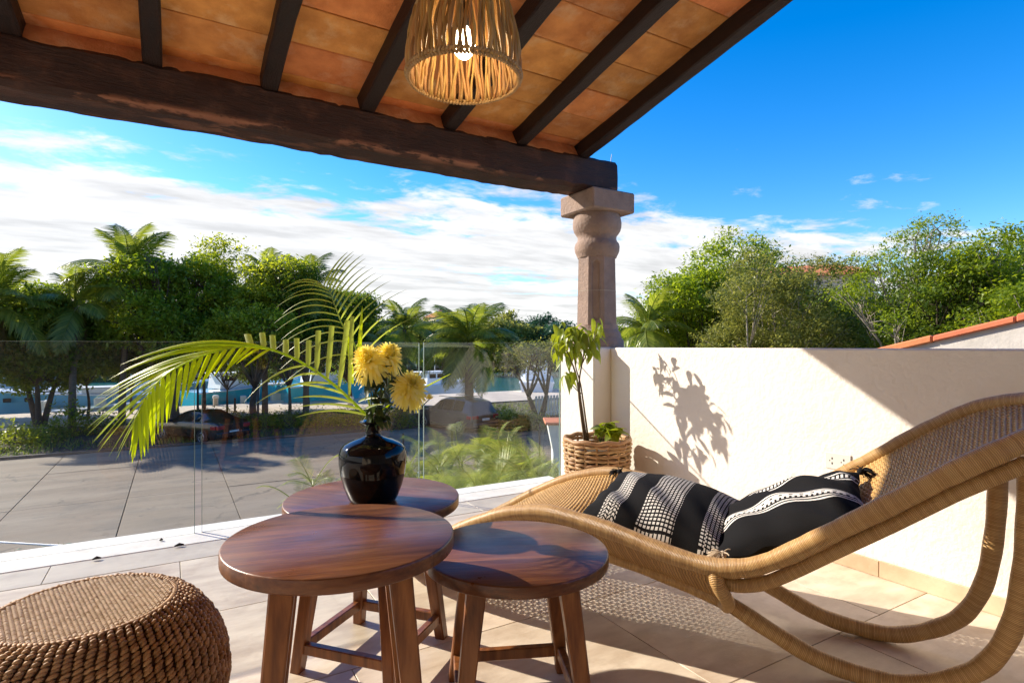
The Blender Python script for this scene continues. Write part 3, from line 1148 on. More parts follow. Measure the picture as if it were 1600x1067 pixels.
# ------------------------------------------------------------------ three round wooden tables
def table(X, Y, h, dia, rot_cam, label, foot=.173, seed=0):
    """rot_cam: turn of the square of feet against the camera axes"""
    p = W(X, Y, 0)
    root = empty('side_table', p, label, 'table', rz=rot_cam - YAW)
    r_ = dia / 2
    th = .034
    MB().lathe([(r_ * .3, h - th), (r_ - .004, h - th), (r_ - .001, h - th + .002), (r_, h - th + .005), (r_, h - .005), (r_ - .001, h - .002), (r_ - .004, h), (r_ * .3, h + .0002), (.001, h + .0002)],
               72).build('table_top', 'table_wood', root, smooth=True, local=True)
    tr = foot * .70
    zt_ = h - th

    def leg_at(sx, sy, z):
        k = z / zt_
        return (sx * (foot + (tr - foot) * k), sy * (foot + (tr - foot) * k))
    for sx in (-1, 1):
        for sy in (-1, 1):
            b = MB()
            n0 = 0
            for z, hw in ((0, .0185), (zt_ * .5, .0225), (zt_ + .002, .0265)):
                cx, cy = leg_at(sx, sy, z)
                c = .004
                b.v += [(cx - hw + c, cy - hw, z), (cx + hw - c, cy - hw, z), (cx + hw, cy - hw + c, z), (cx + hw, cy + hw - c, z),
                        (cx + hw - c, cy + hw, z), (cx - hw + c, cy + hw, z), (cx - hw, cy + hw - c, z), (cx - hw, cy - hw + c, z)]
            for i in range(2):
                for k in range(8):
                    b.face((i * 8 + k, i * 8 + (k + 1) % 8, i * 8 + 8 + (k + 1) % 8, i * 8 + 8 + k))
            b.face(list(range(8))[::-1])
            b.face([16 + k for k in range(8)])
            b.build('leg', 'leg_wood', root, local=True)
    zs = .075
    a = leg_at(1, 1, zs)[0]
    for k in range(4):
        b = MB()
        if k < 2:
            s = (-1, 1)[k]
            b.box((-a + .012, s * a - .013, zs - .017), (a - .012, s * a + .013, zs + .017), .003)
        else:
            s = (-1, 1)[k - 2]
            b.box((s * a - .013, -a + .012, zs - .017), (s * a + .013, a - .012, zs + .017), .003)
        b.build('stretcher', 'leg_wood', root, local=True)
    return root


table(-.408, 1.37, .598, .532, R(17), 'tallest of the three round wooden tables, its glossy top bare')
table(-.475, 1.95, .537, .583, R(-19), 'round wooden table with the black vase of flowers on it')
table(.012, 1.65, .465, .530, R(7.5), 'lowest round wooden table, right beside the rattan chaise')

# ------------------------------------------------------------------ woven pouf


def bead_template(nseg=6):
    v = [(0, 0, 1)]
    for k in (1, 2, 3):
        th = math.pi * k / 4
        for j in range(nseg):
            a = 2 * math.pi * j / nseg
            v.append((math.sin(th) * math.cos(a), math.sin(th) * math.sin(a), math.cos(th)))
    v.append((0, 0, -1))
    f = []
    for j in range(nseg):
        j2 = (j + 1) % nseg
        f.append((0, 1 + j, 1 + j2))
        for k in range(2):
            a = 1 + k * nseg
            f.append((a + j, a + nseg + j, a + nseg + j2, a + j2))
        f.append((1 + 2 * nseg + j, len(v) - 1, 1 + 2 * nseg + j2))
    return v, f


BV, BF = bead_template()


def bead(mb, c, a, b, d):
    n = len(mb.v)
    mb.v += [(c[0] + x * a[0] + y * b[0] + z * d[0], c[1] + x * a[1] + y * b[1] + z * d[1], c[2] + x * a[2] + y * b[2] + z * d[2]) for x, y, z in BV]
    for q in BF:
        mb.face([n + i for i in q])


pc = W(-1.07, 1.43, 0)
pouf = empty('woven_pouf', pc, 'round woven pouf of brown plaited rope with a paler flat top', 'pouf')
PP = [(.245, .004), (.285, .05), (.312, .11), (.320, .17), (.316, .23), (.298, .29), (.268, .34), (.230, .38), (.196, .398)]
MB().lathe([(a - .008, z) for a, z in PP] + [(.001, .396)], 48).build('core', 'rope_dark', pouf, smooth=True, local=True)
pts = bez([(a, 0, z) for a, z in PP], 120)
Ls = [0]
for i in range(1, len(pts)):
    Ls.append(Ls[-1] + (pts[i] - pts[i - 1]).length)
rnd = random.Random(3)
mb = MB()
NCOL = 76
step = .0102
nb = int(Ls[-1] / step)
for cidx in range(NCOL):
    for k in range(nb):
        s = (k + .5 + .35 * (cidx % 2)) * step
        i = min(range(len(Ls)), key=lambda q: abs(Ls[q] - s)) if False else min(int(np.searchsorted(Ls, s)), len(pts) - 2)
        r_, z = pts[i].x, pts[i].z
        tg = (pts[i + 1] - pts[i]).normalized()
        th = 2 * math.pi * (cidx + .10 * math.sin(k * .9 + cidx)) / NCOL + .25 * (s - .3) / .5
        ct, st = math.cos(th), math.sin(th)
        nrm = Vector((tg.z * ct, tg.z * st, -tg.x))
        up = Vector((tg.x * ct, tg.x * st, tg.z))
        tan = Vector((-st, ct, 0))
        w = math.pi * r_ / NCOL * 1.08
        a = (tan * .88 + up * .42).normalized() * w * rnd.uniform(.92, 1.12)
        b_ = (up * .88 - tan * .42).normalized() * step * .56 * rnd.uniform(.9, 1.1)
        bead(mb, Vector((r_ * ct, r_ * st, z)) + nrm * rnd.uniform(-.002, .002), a, b_, nrm * .0068)
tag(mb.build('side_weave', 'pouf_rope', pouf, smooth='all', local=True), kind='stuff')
mb = MB()
y = -.19
row = 0
while y < .19:
    x = -.19 + (row % 2) * .006
    while x < .19:
        if x * x + y * y < .186 ** 2:
            c_, s_ = math.cos(.75), math.sin(.75)
            p = (x * c_ - y * s_, x * s_ + y * c_, .3985 + rnd.uniform(-.001, .001))
            a = (c_ * .0056, s_ * .0056, 0)
            b_ = (-s_ * .0050, c_ * .0050, 0)
            bead(mb, p, a, b_, (0, 0, .0052 * rnd.uniform(.8, 1.2)))
        x += .0112
    y += .0100
    row += 1
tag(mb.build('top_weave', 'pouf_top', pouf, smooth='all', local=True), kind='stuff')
mb = MB()
for k in range(110):
    th = 2 * math.pi * k / 110
    ct, st = math.cos(th), math.sin(th)
    bead(mb, (.193 * ct, .193 * st, .3995), (-st * .0085 + ct * .004, ct * .0085 + st * .004, 0), (ct * .0068, st * .0068, 0), (0, 0, .0045))
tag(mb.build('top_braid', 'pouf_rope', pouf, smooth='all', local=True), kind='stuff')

# ------------------------------------------------------------------ rattan chaise
CA = (.8691, -.4946)


def CH(s, n, z):
    return W(.4907 + CA[0] * s - CA[1] * n, 2.305 + CA[1] * s + CA[0] * n, z)


RS = [-1.10, -1.0, -.9, -.80, -.715, -.62, -.516, -.393, -.276, -.2, -.05, .05, .131, .249, .369, .45, .53, .605, .704, .857, .996, 1.123, 1.2, 1.28, 1.36]
RZ = [.034, .075, .135, .195, .248, .302, .357, .408, .436, .446, .430, .414, .395, .367, .353, .360, .392, .442, .515, .625, .730, .812, .850, .872, .880]


def rimz(s):
    return float(np.interp(s, RS, RZ))


_sm = np.linspace(-1.10, 1.36, 247)
_zz = np.array([rimz(a) for a in _sm])
for _ in range(6):
    _zz[1:-1] = (_zz[:-2] + 2 * _zz[1:-1] + _zz[2:]) / 4


def rimz(s):
    return float(np.interp(s, _sm, _zz))


def halfw(s):
    if s > 1.02:
        t_ = min(1, (s - 1.02) / .34)
        return .373 * (max(0, 1 - t_ ** 2.4)) ** .5
    if s < -.62:
        t_ = min(1, (-.62 - s) / .48)
        return .373 * (max(0, 1 - t_ ** 2.2)) ** .5
    return .373


def shz(s, n):
    w = max(halfw(s), .02)
    sag = .050 * (1 - min(1, abs(n / w)) ** 2.2)
    sag *= float(np.interp(s, [-1.1, -.8, -.3, .35, .8, 1.2, 1.36], [.0, .5, .7, 1.15, 1.0, .6, .1]))
    return max(rimz(s) - .004 - sag, .008)


chaise = empty('chaise_longue', CH(.8, 0, 0), 'curved woven rattan chaise longue holding two black and white cushions', 'chaise')
loop = []
ss = list(np.linspace(-1.095, 1.355, 110))
wn = [s for s in ss]
th = np.linspace(0, 2 * math.pi, 220, endpoint=False)
cS, aS = .13, 1.225
outline = []
for s in ss:
    outline.append((s, -halfw(s)))
for s in ss[::-1]:
    outline.append((s, halfw(s)))
# resample evenly
P = [Vector((a, b, 0)) for a, b in outline]
P.append(P[0])
D = [0]
for i in range(1, len(P)):
    D.append(D[-1] + (P[i] - P[i - 1]).length)
for d in np.linspace(0, D[-1], 200, endpoint=False):
    i = min(int(np.searchsorted(D, d, side='right')), len(P) - 1)
    t_ = (d - D[i - 1]) / max(D[i] - D[i - 1], 1e-9)
    q = P[i - 1].lerp(P[i], t_)
    loop.append(CH(q.x, q.y, rimz(q.x)))
for _ in range(2):
    loop = [(loop[i - 1] + loop[i] * 2 + loop[(i + 1) % len(loop)]) / 4 for i in range(len(loop))]
MB().tube(loop, [.0290 + .0010 * math.sin(i * .9) + .0008 * math.sin(i * 2.3) for i in range(len(loop))], 14, closed=True).build('rim', 'cane_wrap', chaise, smooth='all')

RK = [(-.42, .298), (-.25, .278), (0, .248), (.2, .212), (.379, .168), (.521, .104), (.66, .048), (.79, .0285), (.90, .034), (1.01, .082), (1.09, .152), (1.143, .27), (1.168, .43), (1.177, .60), (1.18, .772)]
for sg in (-1, 1):
    pts = bez([(s, sg * .171, z) for s, z in RK], 90)
    MB().tube([CH(p.x, p.y, p.z) for p in pts], [.0275 + .0008 * math.sin(i * 1.1) for i in range(91)], 14).build('rocker', 'cane_wrap', chaise, smooth='all')
    pts = [(s, sg * .335, rimz(s) - .070 + .02 * max(0, (.5 - s)) / .2) for s in np.linspace(.36, 1.2, 50)]
    MB().tube([CH(*p) for p in pts], .0215, 12).build('under_rail', 'cane_wrap', chaise, smooth='all')
    MB().tube([CH(*p) for p in bez([(.375, sg * .372, .352), (.395, sg * .385, .305), (.415, sg * .345, .245), (.40, sg * .255, .190), (.375, sg * .185, .172)], 20)], .0225, 12).build('knuckle', 'cane_wrap', chaise, smooth='all')

    def skirt(a, b_, sg=sg):
        s = -.62 + (.385 + .62) * a
        zr = rimz(s) - .016
        zk = float(np.interp(s, [k_[0] for k_ in RK], [k_[1] for k_ in RK])) if s > -.42 else .298 - (-.42 - s) * .35
        zk = min(zk, zr - .005)
        q = b_
        n = .352 + (.176 - .352) * q ** 1.3
        return CH(s, sg * n, zr + (zk - zr) * q)
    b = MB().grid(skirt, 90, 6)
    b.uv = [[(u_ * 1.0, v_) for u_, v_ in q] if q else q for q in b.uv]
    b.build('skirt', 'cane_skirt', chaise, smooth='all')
MB().tube([CH(1.18, n, rimz(1.18) - .075) for n in np.linspace(-.335, .335, 12)], .03, 12).build('cross_rail', 'cane_wrap', chaise, smooth='all')

mb = MB()
stakes = np.arange(-.345, .346, .0345)
s = -1.07
row = 0
while s < 1.335:
    w = halfw(s) - .012
    if w > .03:
        m_ = max(4, int(2 * w / .01725))
        pts = []
        for i in range(m_ + 1):
            n = -w + 2 * w * i / m_
            ph = math.cos(math.pi * (n / .0345 + row))
            pts.append(CH(s, n, shz(s, n) + ph * .0036))
        mb.tube(pts, .0055, 4, caps=False, flat=.5)
    s += .0076 / math.sqrt(1 + ((rimz(s + .01) - rimz(s)) / .01) ** 2)
    row += 1
tag(mb.build('weft_weave', 'cane_weft', chaise, smooth='all'), kind='stuff')
mb = MB()
for n in stakes:
    pts = []
    for s in np.linspace(-1.08, 1.34, 150):
        if abs(n) < halfw(s) - .006:
            pts.append(CH(s, n, shz(s, n)))
    for k in (-1, 1):
        off = (W(-CA[1], CA[0]) - W(0, 0)).normalized() * .0042 * k
        mb.tube([p + off for p in pts], .0036, 4, caps=False)
tag(mb.build('warp_stakes', 'cane_weft', chaise, smooth='all'), kind='stuff')


# ------------------------------------------------------------------ cushions
def cushion(name, label, c, e1, e2, a, b_, th, mat, seed, tassel_mat, tcorners):
    e1 = e1.normalized()
    e2 = (e2 - e1 * e2.dot(e1)).normalized()
    e3 = e1.cross(e2)
    if e3.z < 0:
        e3 = -e3
    root = empty(name, c - e3 * th, label, 'cushion')
    rng = np.random.default_rng(seed)
    wv = [(rng.uniform(2, 6), rng.uniform(2, 6), rng.uniform(0, 6.28), rng.uniform(.001, .0045)) for _ in range(7)]

    def pos(x, y, sgn):
        ex = 1 - .075 * (1 - y * y)
        ey = 1 - .075 * (1 - x * x)
        h = ((1 - abs(x) ** 2.6) * (1 - abs(y) ** 2.6))
        h = max(h, 0) ** .52
        wr = sum(A * math.sin(fx * x * 1.6 + fy * y * 1.6 + p) for fx, fy, p, A in wv)
        edge = min(1, 4 * (1 - max(abs(x), abs(y))))
        pin = .006 * math.sin(14 * (x + y)) * (1 - edge)
        return c + e1 * (a * x * ex) + e2 * (b_ * y * ey) + e3 * (sgn * th * h + wr * edge * 1.6 + pin - .035 * (x * x + y * y) * .25)
    mb = MB()
    mb.grid(lambda u, v: pos(2 * u - 1, 2 * v - 1, 1), 44, 44)
    mb.grid(lambda u, v: pos(2 * u - 1, 2 * v - 1, -1), 44, 44, flip=True)
    mb.build('cover', mat, root, smooth='all')
    for (cx, cy, tm) in tcorners:
        p0 = pos(cx * .985, cy * .985, 1)
        out = (e1 * cx + e2 * cy).normalized()
        if tm == 'tassel_cream':            # this corner is folded up onto the rim
            p0 = CH(.405, -.318, rimz(.405) + .022)
            out = (CH(.36, -.36, .03) - CH(.405, -.318, 0)).normalized()
        tb = MB()
        rr = random.Random(seed + int(cx * 3 + cy * 7))
        bead(tb, p0 + out * .010, (.013, 0, 0), (0, .013, 0), (0, 0, .013))
        for q in range(46):
            d = (out * 1.0 + Vector((rr.gauss(0, .55), rr.gauss(0, .55), rr.gauss(0, .35)))).normalized()
            pts = [p0 + out * .012 + d * .05 * t_ + Vector((0, 0, -.028 * t_ * t_)) for t_ in (0, .35, .7, 1)]
            tb.tube(pts, .0022, 3, caps=False)
        tb.build('tassel', tm, root, smooth='all')
    return root


sl = CH(.30, 0, rimz(.30)) - CH(-.05, 0, rimz(-.05))
nx = CH(0, 1, 0) - CH(0, 0, 0)
up = Vector((0, 0, 1))
cushion('cushion', 'black cushion with white grid squares and a black tassel lying on the chaise', CH(.145, -.03, .418),
        sl + up * .02, nx + up * .17, .282, .250, .092, 'pillow_grid', 4, 'black_cloth',
        [(-1, -1, 'black_cloth'), (1, 1, 'black_cloth'), (-1, 1, 'black_cloth')])
sl2 = CH(.76, 0, rimz(.76)) - CH(.40, 0, rimz(.40) + .02)
cushion('cushion', 'black cushion with long white stripes leaning on the chaise back', CH(.560, -.04, .464),
        sl2 - up * .02, nx + up * .14, .262, .245, .078, 'pillow_stripe', 8, 'black_cloth',
        [(-1, 1, 'black_cloth'), (1, 1, 'black_cloth'), (-1, -1, 'tassel_cream')])

# ------------------------------------------------------------------ pendant lamp
lc = PXD(725, 120, 1.92)
lamp = empty('pendant_lamp', lc, 'lit pendant lamp with a shade of rough twigs under the tiled roof', 'lamp')
rnd = random.Random(12)
NTW = 112
for k in range(NTW):
    th = 2 * math.pi * k / NTW + rnd.uniform(-.03, .03)
    lean = rnd.choice((-1, 1)) * rnd.uniform(.0, .16)
    pr = [(0, .188), (.06, .187), (.12, .180), (.20, .163), (.28, .138), (.36, .108), (.42, .075), (.45, .035)]
    pts = []
    w0 = rnd.uniform(0, 6)
    for i, (z, r_) in enumerate(pr):
        a = th + lean * (z / .4) + .030 * math.sin(w0 + i * 1.7)
        r2 = r_ + .0055 * math.sin(w0 * 2 + i * 2.1)
        pts.append((r2 * math.cos(a), r2 * math.sin(a), z - .008))
    w = rnd.uniform(.0042, .0080)
    MB().tube(bez(pts, 16), [w * (1 + .18 * math.sin(w0 + i * 1.3)) for i in range(17)], 5).build('twig', 'twig', lamp, smooth='all', local=True)
mb = MB()
for k in range(96):
    th = 2 * math.pi * k / 96
    ct, st = math.cos(th), math.sin(th)
    for q in (-1, 1):
        bead(mb, ((.190 + .003 * q) * ct, (.190 + .003 * q) * st, -.006 + .005 * q), (-st * .0085 + ct * .003 * q, ct * .0085 + st * .003 * q, .004 * q), (ct * .0062, st * .0062, 0), (0, 0, .0066))
tag(mb.build('braided_rim', 'twig_braid', lamp, smooth='all', local=True), kind='stuff')
mb = MB()
mb.tube([(.165 * math.cos(a), .165 * math.sin(a), .205 + .006 * math.sin(3 * a)) for a in np.linspace(0, 2 * math.pi, 48, endpoint=False)], .0035, 5, closed=True)
mb.build('binding_ring', 'twig_braid', lamp, smooth='all', local=True)
MB().lathe([(.001, .060), (.016, .063), (.031, .079), (.039, .104), (.036, .128), (.024, .150), (.015, .164), (.014, .172)], 24).build('bulb', 'bulb_glow', lamp, smooth='all', local=True)
MB().lathe([(.017, .165), (.021, .172), (.021, .23), (.014, .245), (.004, .25)], 20).build('bulb_holder', 'black_metal', lamp, smooth=True, local=True)
zc = zt(lc.y) - lc.z
MB().tube([(0, 0, .24), (0, 0, .6), (0, 0, zc + .005)], .004, 6).build('cord', 'black_metal', lamp, local=True)
MB().lathe([(.03, zc - .03), (.05, zc - .02), (.05, zc + .012)], 20).build('ceiling_rose', 'black_metal', lamp, smooth=True, local=True)


# ------------------------------------------------------------------ potted plant in a wicker basket
def leaf_mesh(name, L, w, droop, mat, fold=.25, tipw=.0, n=6):
    """lance leaf along +x, hanging with droop"""
    b = MB()
    for i in range(n + 1):
        t_ = i / n
        ww = w * math.sin(math.pi * min(1, .06 + t_ * .94) ** .85) ** .9 if i < n else .0005
        x = L * t_
        z = -droop * L * t_ * t_
        b.v += [(x, -ww, z + fold * ww), (x, 0, z), (x, ww, z + fold * ww)]
    for i in range(n):
        for k in (0, 1):
            a = i * 3 + k
            b.face((a, a + 1, a + 4, a + 3))
    me = b.mesh(name)
    me.materials.append(MATS[mat])
    me.polygons.foreach_set('use_smooth', [True] * len(me.polygons))
    return me


bc = W(.576, 3.85, 0)
basket = empty('wicker_basket', bc, 'brown wicker basket pot standing against the corner pillar', 'basket')
NS = 18
for k in range(14):
    z = .018 + k * .0293
    r0 = .186 + .03 * (z / .41) ** .8
    for strand in (0, 1):
        pts = []
        for i in range(72):
            th = 2 * math.pi * i / 72
            wob = .011 * math.cos(NS / 2 * th + math.pi * (k + strand))
            zz = z + .0065 * math.sin(NS / 2 * th + strand * math.pi + 1.1 * k) * .6 + .003 * math.sin(3 * th + k * 2.1)
            pts.append(((r0 + wob) * math.cos(th), (r0 + wob) * math.sin(th), zz))
        MB().tube(pts, .0098, 6, closed=True).build('weaver', 'wicker', basket, smooth='all', local=True)
for i in range(NS):
    th = 2 * math.pi * (i + .5) / NS
    c, s = math.cos(th), math.sin(th)
    MB().tube([(.186 * c, .186 * s, .0), (.205 * c, .205 * s, .2), (.216 * c, .216 * s, .418)], .0085, 6).build('stake', 'wicker', basket, smooth='all', local=True)
pts = [(.217 * math.cos(a), .217 * math.sin(a), .425 + .005 * math.sin(9 * a)) for a in np.linspace(0, 2 * math.pi, 72, endpoint=False)]
MB().tube(pts, .015, 8, closed=True).build('rim_braid', 'wicker', basket, smooth='all', local=True)
MB().lathe([(.17, .004), (.178, .34), (.176, .36), (.001, .362)], 24).build('soil_fill', 'soil', basket, local=True)

pl = empty('potted_tree', bc + Vector((0, 0, .36)), 'slender young tree with drooping bright leaves growing in the wicker basket', 'plant')
rnd = random.Random(31)
lm = [leaf_mesh('leaf', L, w, d, 'pot_leaf') for L, w, d in ((.095, .019, .55), (.082, .018, .35), (.11, .020, .8))]


def potp(px, py, dy=0.0):
    return PXD(px, py, 3.85 + dy)


stems = []
ends = []
for (pa, r0) in (([(914, 692), (907, 640), (901, 590), (889, 556), (880, 540)], .0082), ([(917, 692), (911, 650), (905, 600), (911, 560), (914, 540)], .0075),
                 ([(920, 692), (913, 640), (907, 600), (900, 575), (896, 550)], .0065), ([(908, 615), (897, 605), (886, 590)], .004), ([(909, 570), (925, 535), (938, 513)], .004)):
    pts = bez([potp(a, b, dy) for (a, b), dy in zip(pa, (0, .0, .02, .0, -.03))], 18)
    MB().tube(pts, [r0 * (1 - .45 * i / 18) for i in range(19)], 7).build('stem', 'stem', pl, smooth='all')
    ends.append(pts[-1])
o0 = origin_of(pl)
clusters = [((880, 532), 15, .06), ((890, 518), 15, .07), ((900, 526), 15, .07), ((912, 530), 15, .07), ((922, 522), 13, .06), ((872, 510), 11, .05), ((936, 506), 10, .045),
            ((884, 584), 12, .04), ((905, 510), 11, .06), ((897, 545), 10, .06), ((876, 552), 7, .04), ((925, 545), 7, .04)]
for (px, py), n, sp in clusters:
    for q in range(n):
        p = potp(px, py, rnd.uniform(-.10, .10)) + Vector((rnd.gauss(0, sp * .5), rnd.gauss(0, sp * .5), rnd.gauss(0, sp * .4)))
        inst(lm[q % 3], 'leaf', p - o0, pl, (rnd.uniform(-.4, .4), rnd.uniform(.15, 1.15), rnd.uniform(0, 6.28)), (rnd.uniform(.75, 1.1),) * 3)
pp = empty('leafy_plant', bc + Vector((.03, -.03, .36)), 'low plant with rounded glossy leaves at the foot of the basket tree', 'plant')
lm2 = [leaf_mesh('leaf', L, w, d, 'pot_leaf', fold=.2) for L, w, d in ((.088, .033, .3), (.075, .029, .45))]
o0 = origin_of(pp)
for q in range(44):
    a = rnd.uniform(0, 6.28)
    rr = rnd.uniform(.0, .10)
    p = W(.576 + .075 + rr * math.cos(a) * .95, 3.85 - .05 + rr * math.sin(a), .43 + .10 * (1 - (rr / .12) ** 2) + rnd.uniform(-.02, .015))
    inst(lm2[q % 2], 'leaf', p - o0, pp, (rnd.uniform(-.4, .4), rnd.uniform(-.3, .7), rnd.uniform(0, 6.28)), (rnd.uniform(.8, 1.15),) * 3)
for q in range(7):
    a = q * .9
    MB().tube([(0, 0, -.002), (.05 * math.cos(a), .05 * math.sin(a), .11)], .003, 5).build('stalk', 'stem_green', pp, local=True)

# ------------------------------------------------------------------ vase, flowers and palm fronds
vb = W(-.462, 1.892, .5372)
VP = [(.068, 0), (.074, .003), (.082, .018), (.095, .052), (.105, .09), (.1105, .128), (.110, .158), (.104, .178), (.092, .190), (.066, .202), (.036, .211), (.0265, .217), (.0245, .226),
      (.0245, .248), (.029, .255), (.042, .2605), (.045, .2635), (.043, .2655), (.028, .260), (.021, .252), (.020, .225)]
b = MB().lathe(VP, 56, capt=False)
vase = b.build('vase', 'vase_glaze', None, smooth='all', local=True)
vase.location = vb
tag(vase, 'glossy black round-bodied vase holding the flowers', 'vase')
mouth = vb + Vector((0, 0, .262))
rnd = random.Random(77)
EX = (W(1, 0) - W(0, 0)).normalized()
EY = (W(0, 1) - W(0, 0)).normalized()
EZ = Vector((0, 0, 1))


def chrysanthemum(px, py, Y, rad, facing, label, stem_pts, npet=270, seed=1):
    c = PXD(px, py, Y)
    root = empty('chrysanthemum', mouth - Vector((0, 0, .06)), label, 'flower', 'yellow flowers in the black vase')
    rr = random.Random(seed)
    f = facing.normalized()
    a = f.orthogonal().normalized()
    b_ = f.cross(a)
    mb = MB()
    for k in range(npet):
        t_ = (k + .5) / npet
        el = t_ ** .75 * 2.15            # angle from the facing axis
        az = k * 2.39996 + rr.uniform(-.2, .2)
        d = f * math.cos(el) + (a * math.cos(az) + b_ * math.sin(az)) * math.sin(el)
        L = rad * (1.0 if el < 1.5 else 1.15) * rr.uniform(.85, 1.12)
        side = d.cross(f)
        side = side.normalized() if side.length > .05 else a
        nrm = side.cross(d).normalized()
        w = rad * .085 * rr.uniform(.8, 1.2)
        pts = []
        for i in range(5):
            u = i / 4
            curl = (-.20 * u * u if el > 1.3 else .22 * math.sin(u * 2.6)) * L
            pts.append(c + d * (L * (.12 + .88 * u)) + nrm * curl * .6 + f * (.12 * L * u * (1 - u)) + EZ * (-.30 * L * u * u if el > 1.6 else 0))
        mb.strip(pts, [w * .5, w, w * 1.15, w * 1.1, w * .6], side)
    tag(mb.build('petals', 'petal', root, smooth='all'), kind='stuff')
    MB().lathe([(.001, -.004), (.010, 0), (.012, .006), (.004, .012)], 12, c=tuple(c - f * rad * .12)).build('calyx', 'stem_green', root, smooth='all')
    pts = bez([mouth - Vector((0, 0, .06))] + stem_pts + [c - f * rad * .12], 16)
    MB().tube(pts, .0026, 6).build('stem', 'stem_green', root, smooth='all')
    return root


chrysanthemum(577, 566, 1.87, .056, Vector(EZ * .9 - EY * .55 - EX * .35), 'yellow chrysanthemum on the palm frond side of the vase', [PXD(580, 620, 1.88)], seed=1)
chrysanthemum(606, 559, 1.92, .050, Vector(EZ * .9 - EY * .25 + EX * .45), 'yellow chrysanthemum tucked behind the other upright bloom', [PXD(600, 610, 1.92)], seed=2)
chrysanthemum(640, 606, 1.86, .054, Vector(EZ * .6 - EY * .45 + EX * .35), 'lowest yellow chrysanthemum leaning out over the vase shoulder', [PXD(605, 640, 1.88), PXD(625, 622, 1.87)], seed=3)
bud = empty('flower_bud', mouth - Vector((0, 0, .06)), 'small half-open yellow bud beside the lowest chrysanthemum', 'flower')
bp_ = PXD(671, 624, 1.88)
mb = MB()
for k in range(40):
    az = k * 2.4
    el = (k / 40) ** .7 * 1.3
    d = EZ * math.cos(el) + (EX * math.cos(az) + EY * math.sin(az)) * math.sin(el)
    s_ = d.cross(EZ)
    s_ = s_.normalized() if s_.length > .05 else EX
    mb.strip([bp_, bp_ + d * .010, bp_ + d * .017 + EZ * .003], [.001, .0022, .0008], s_)
tag(mb.build('petals', 'petal', bud, smooth='all'), kind='stuff')
MB().tube(bez([mouth - Vector((0, 0, .06)), PXD(612, 642, 1.89), PXD(650, 640, 1.88), bp_], 14), .0018, 5).build('stem', 'stem_green', bud, smooth='all')
# dark foliage of the flower stems
fol = empty('flower_foliage', mouth - Vector((0, 0, .06)), 'dark green lobed leaves between the flower stems above the vase mouth', 'foliage')
lm3 = [leaf_mesh('leaf', L, w, d, 'bouquet_leaf', fold=.3) for L, w, d in ((.05, .013, .5), (.04, .012, .3), (.06, .012, .7))]
o0 = origin_of(fol)
for q in range(78):
    t_ = rnd.random() ** 1.3
    base = PXD(588 + rnd.gauss(0, 6) + t_ * rnd.uniform(-14, 22), 654 - 82 * t_, 1.89 + rnd.uniform(-.03, .03))
    inst(lm3[q % 3], 'leaf', base - o0, fol, (rnd.uniform(-.6, .6), rnd.uniform(-.5, .9), rnd.uniform(0, 6.28)), (rnd.uniform(.6, 1.1),) * 3)
for q in range(4):
    MB().tube(bez([mouth - Vector((0, 0, .06)), PXD(586 + q * 3, 640, 1.89), PXD(578 + q * 9, 585 + 6 * (q % 2), 1.89 + .01 * q)], 8), .002, 5).build('stalk', 'stem_green', fol)


def leaflet(parent, p0, d, L, w, sag, side, mat, cut=False, n=9, tiplift=None, gdir=None):
    """blade with a folded midrib, leaving p0 along d and sagging"""
    gdir = gdir or Vector((0, 0, -1))
    b = MB()
    d = d.normalized()
    for i in range(n + 1):
        t_ = i / n
        p = p0 + d * (L * t_) + gdir * (sag * L * t_ * t_)
        if cut:
            ww = w * (.45 + .55 * min(1, t_ * 4))
        else:
            ww = w * min(1, .35 + t_ * 5) * (1 - t_ ** 2.2) ** .8 + .0004
        nn = d.cross(side).normalized() * ww * .35
        b.v += [tuple(p - side * ww + nn), tuple(p), tuple(p + side * ww + nn)]
    for i in range(n):
        for k in (0, 1):
            a = i * 3 + k
            b.face((a, a + 1, a + 4, a + 3))
    return b.build('leaflet', mat, parent, smooth='all')


# the long arching frond
fa = empty('palm_frond', mouth - Vector((0, 0, .06)), 'long lime palm frond arching sideways out of the vase, tip hanging', 'palm frond')
ra = [(583, 672, 1.89), (577, 655, 1.89), (545, 622, 1.885), (505, 588, 1.88), (455, 558, 1.86), (400, 541, 1.84), (345, 547, 1.82), (296, 564, 1.80), (256, 588, 1.78), (228, 622, 1.77), (212, 658, 1.76)]
ptsA = bez([PXD(*a) for a in ra], 120)
MB().tube(ptsA, [.0062 * (1 - .82 * i / 120) for i in range(121)], 7).build('midrib', 'frond_lime', fa, smooth='all')


def at(pts, t_):
    i = min(max(t_, 0), 1) * (len(pts) - 1)
    k = min(int(i), len(pts) - 2)
    return pts[k].lerp(pts[k + 1], i - k), (pts[k + 1] - pts[k]).normalized()


rnd = random.Random(5)
UT = [(.44, 232, 548), (.52, 196, 575), (.60, 166, 606), (.68, 146, 640), (.76, 138, 668), (.84, 146, 692), (.92, 166, 706), (1.0, 196, 716)]
for k in range(29):                          # blades on the far, upper side
    t_ = .44 + .56 * k / 28
    p, tg = at(ptsA, t_)
    ex = float(np.interp(t_, [a[0] for a in UT], [a[1] for a in UT])) + rnd.uniform(-9, 9)
    ey = float(np.interp(t_, [a[0] for a in UT], [a[2] for a in UT])) + rnd.uniform(-8, 8)
    p1 = PXD(ex, ey, 1.86 - .06 * t_ + rnd.uniform(-.03, .03))
    L = (p1 - p).length
    sg = (.30 - .16 * (t_ - .44) / .56) * rnd.uniform(.8, 1.2)
    d = (p1 - p) + EZ * L * sg
    leaflet(fa, p, d, d.length, .0058, sg * L / d.length, (EY * .55 + EZ * .75).normalized(), 'frond_lime', n=12)
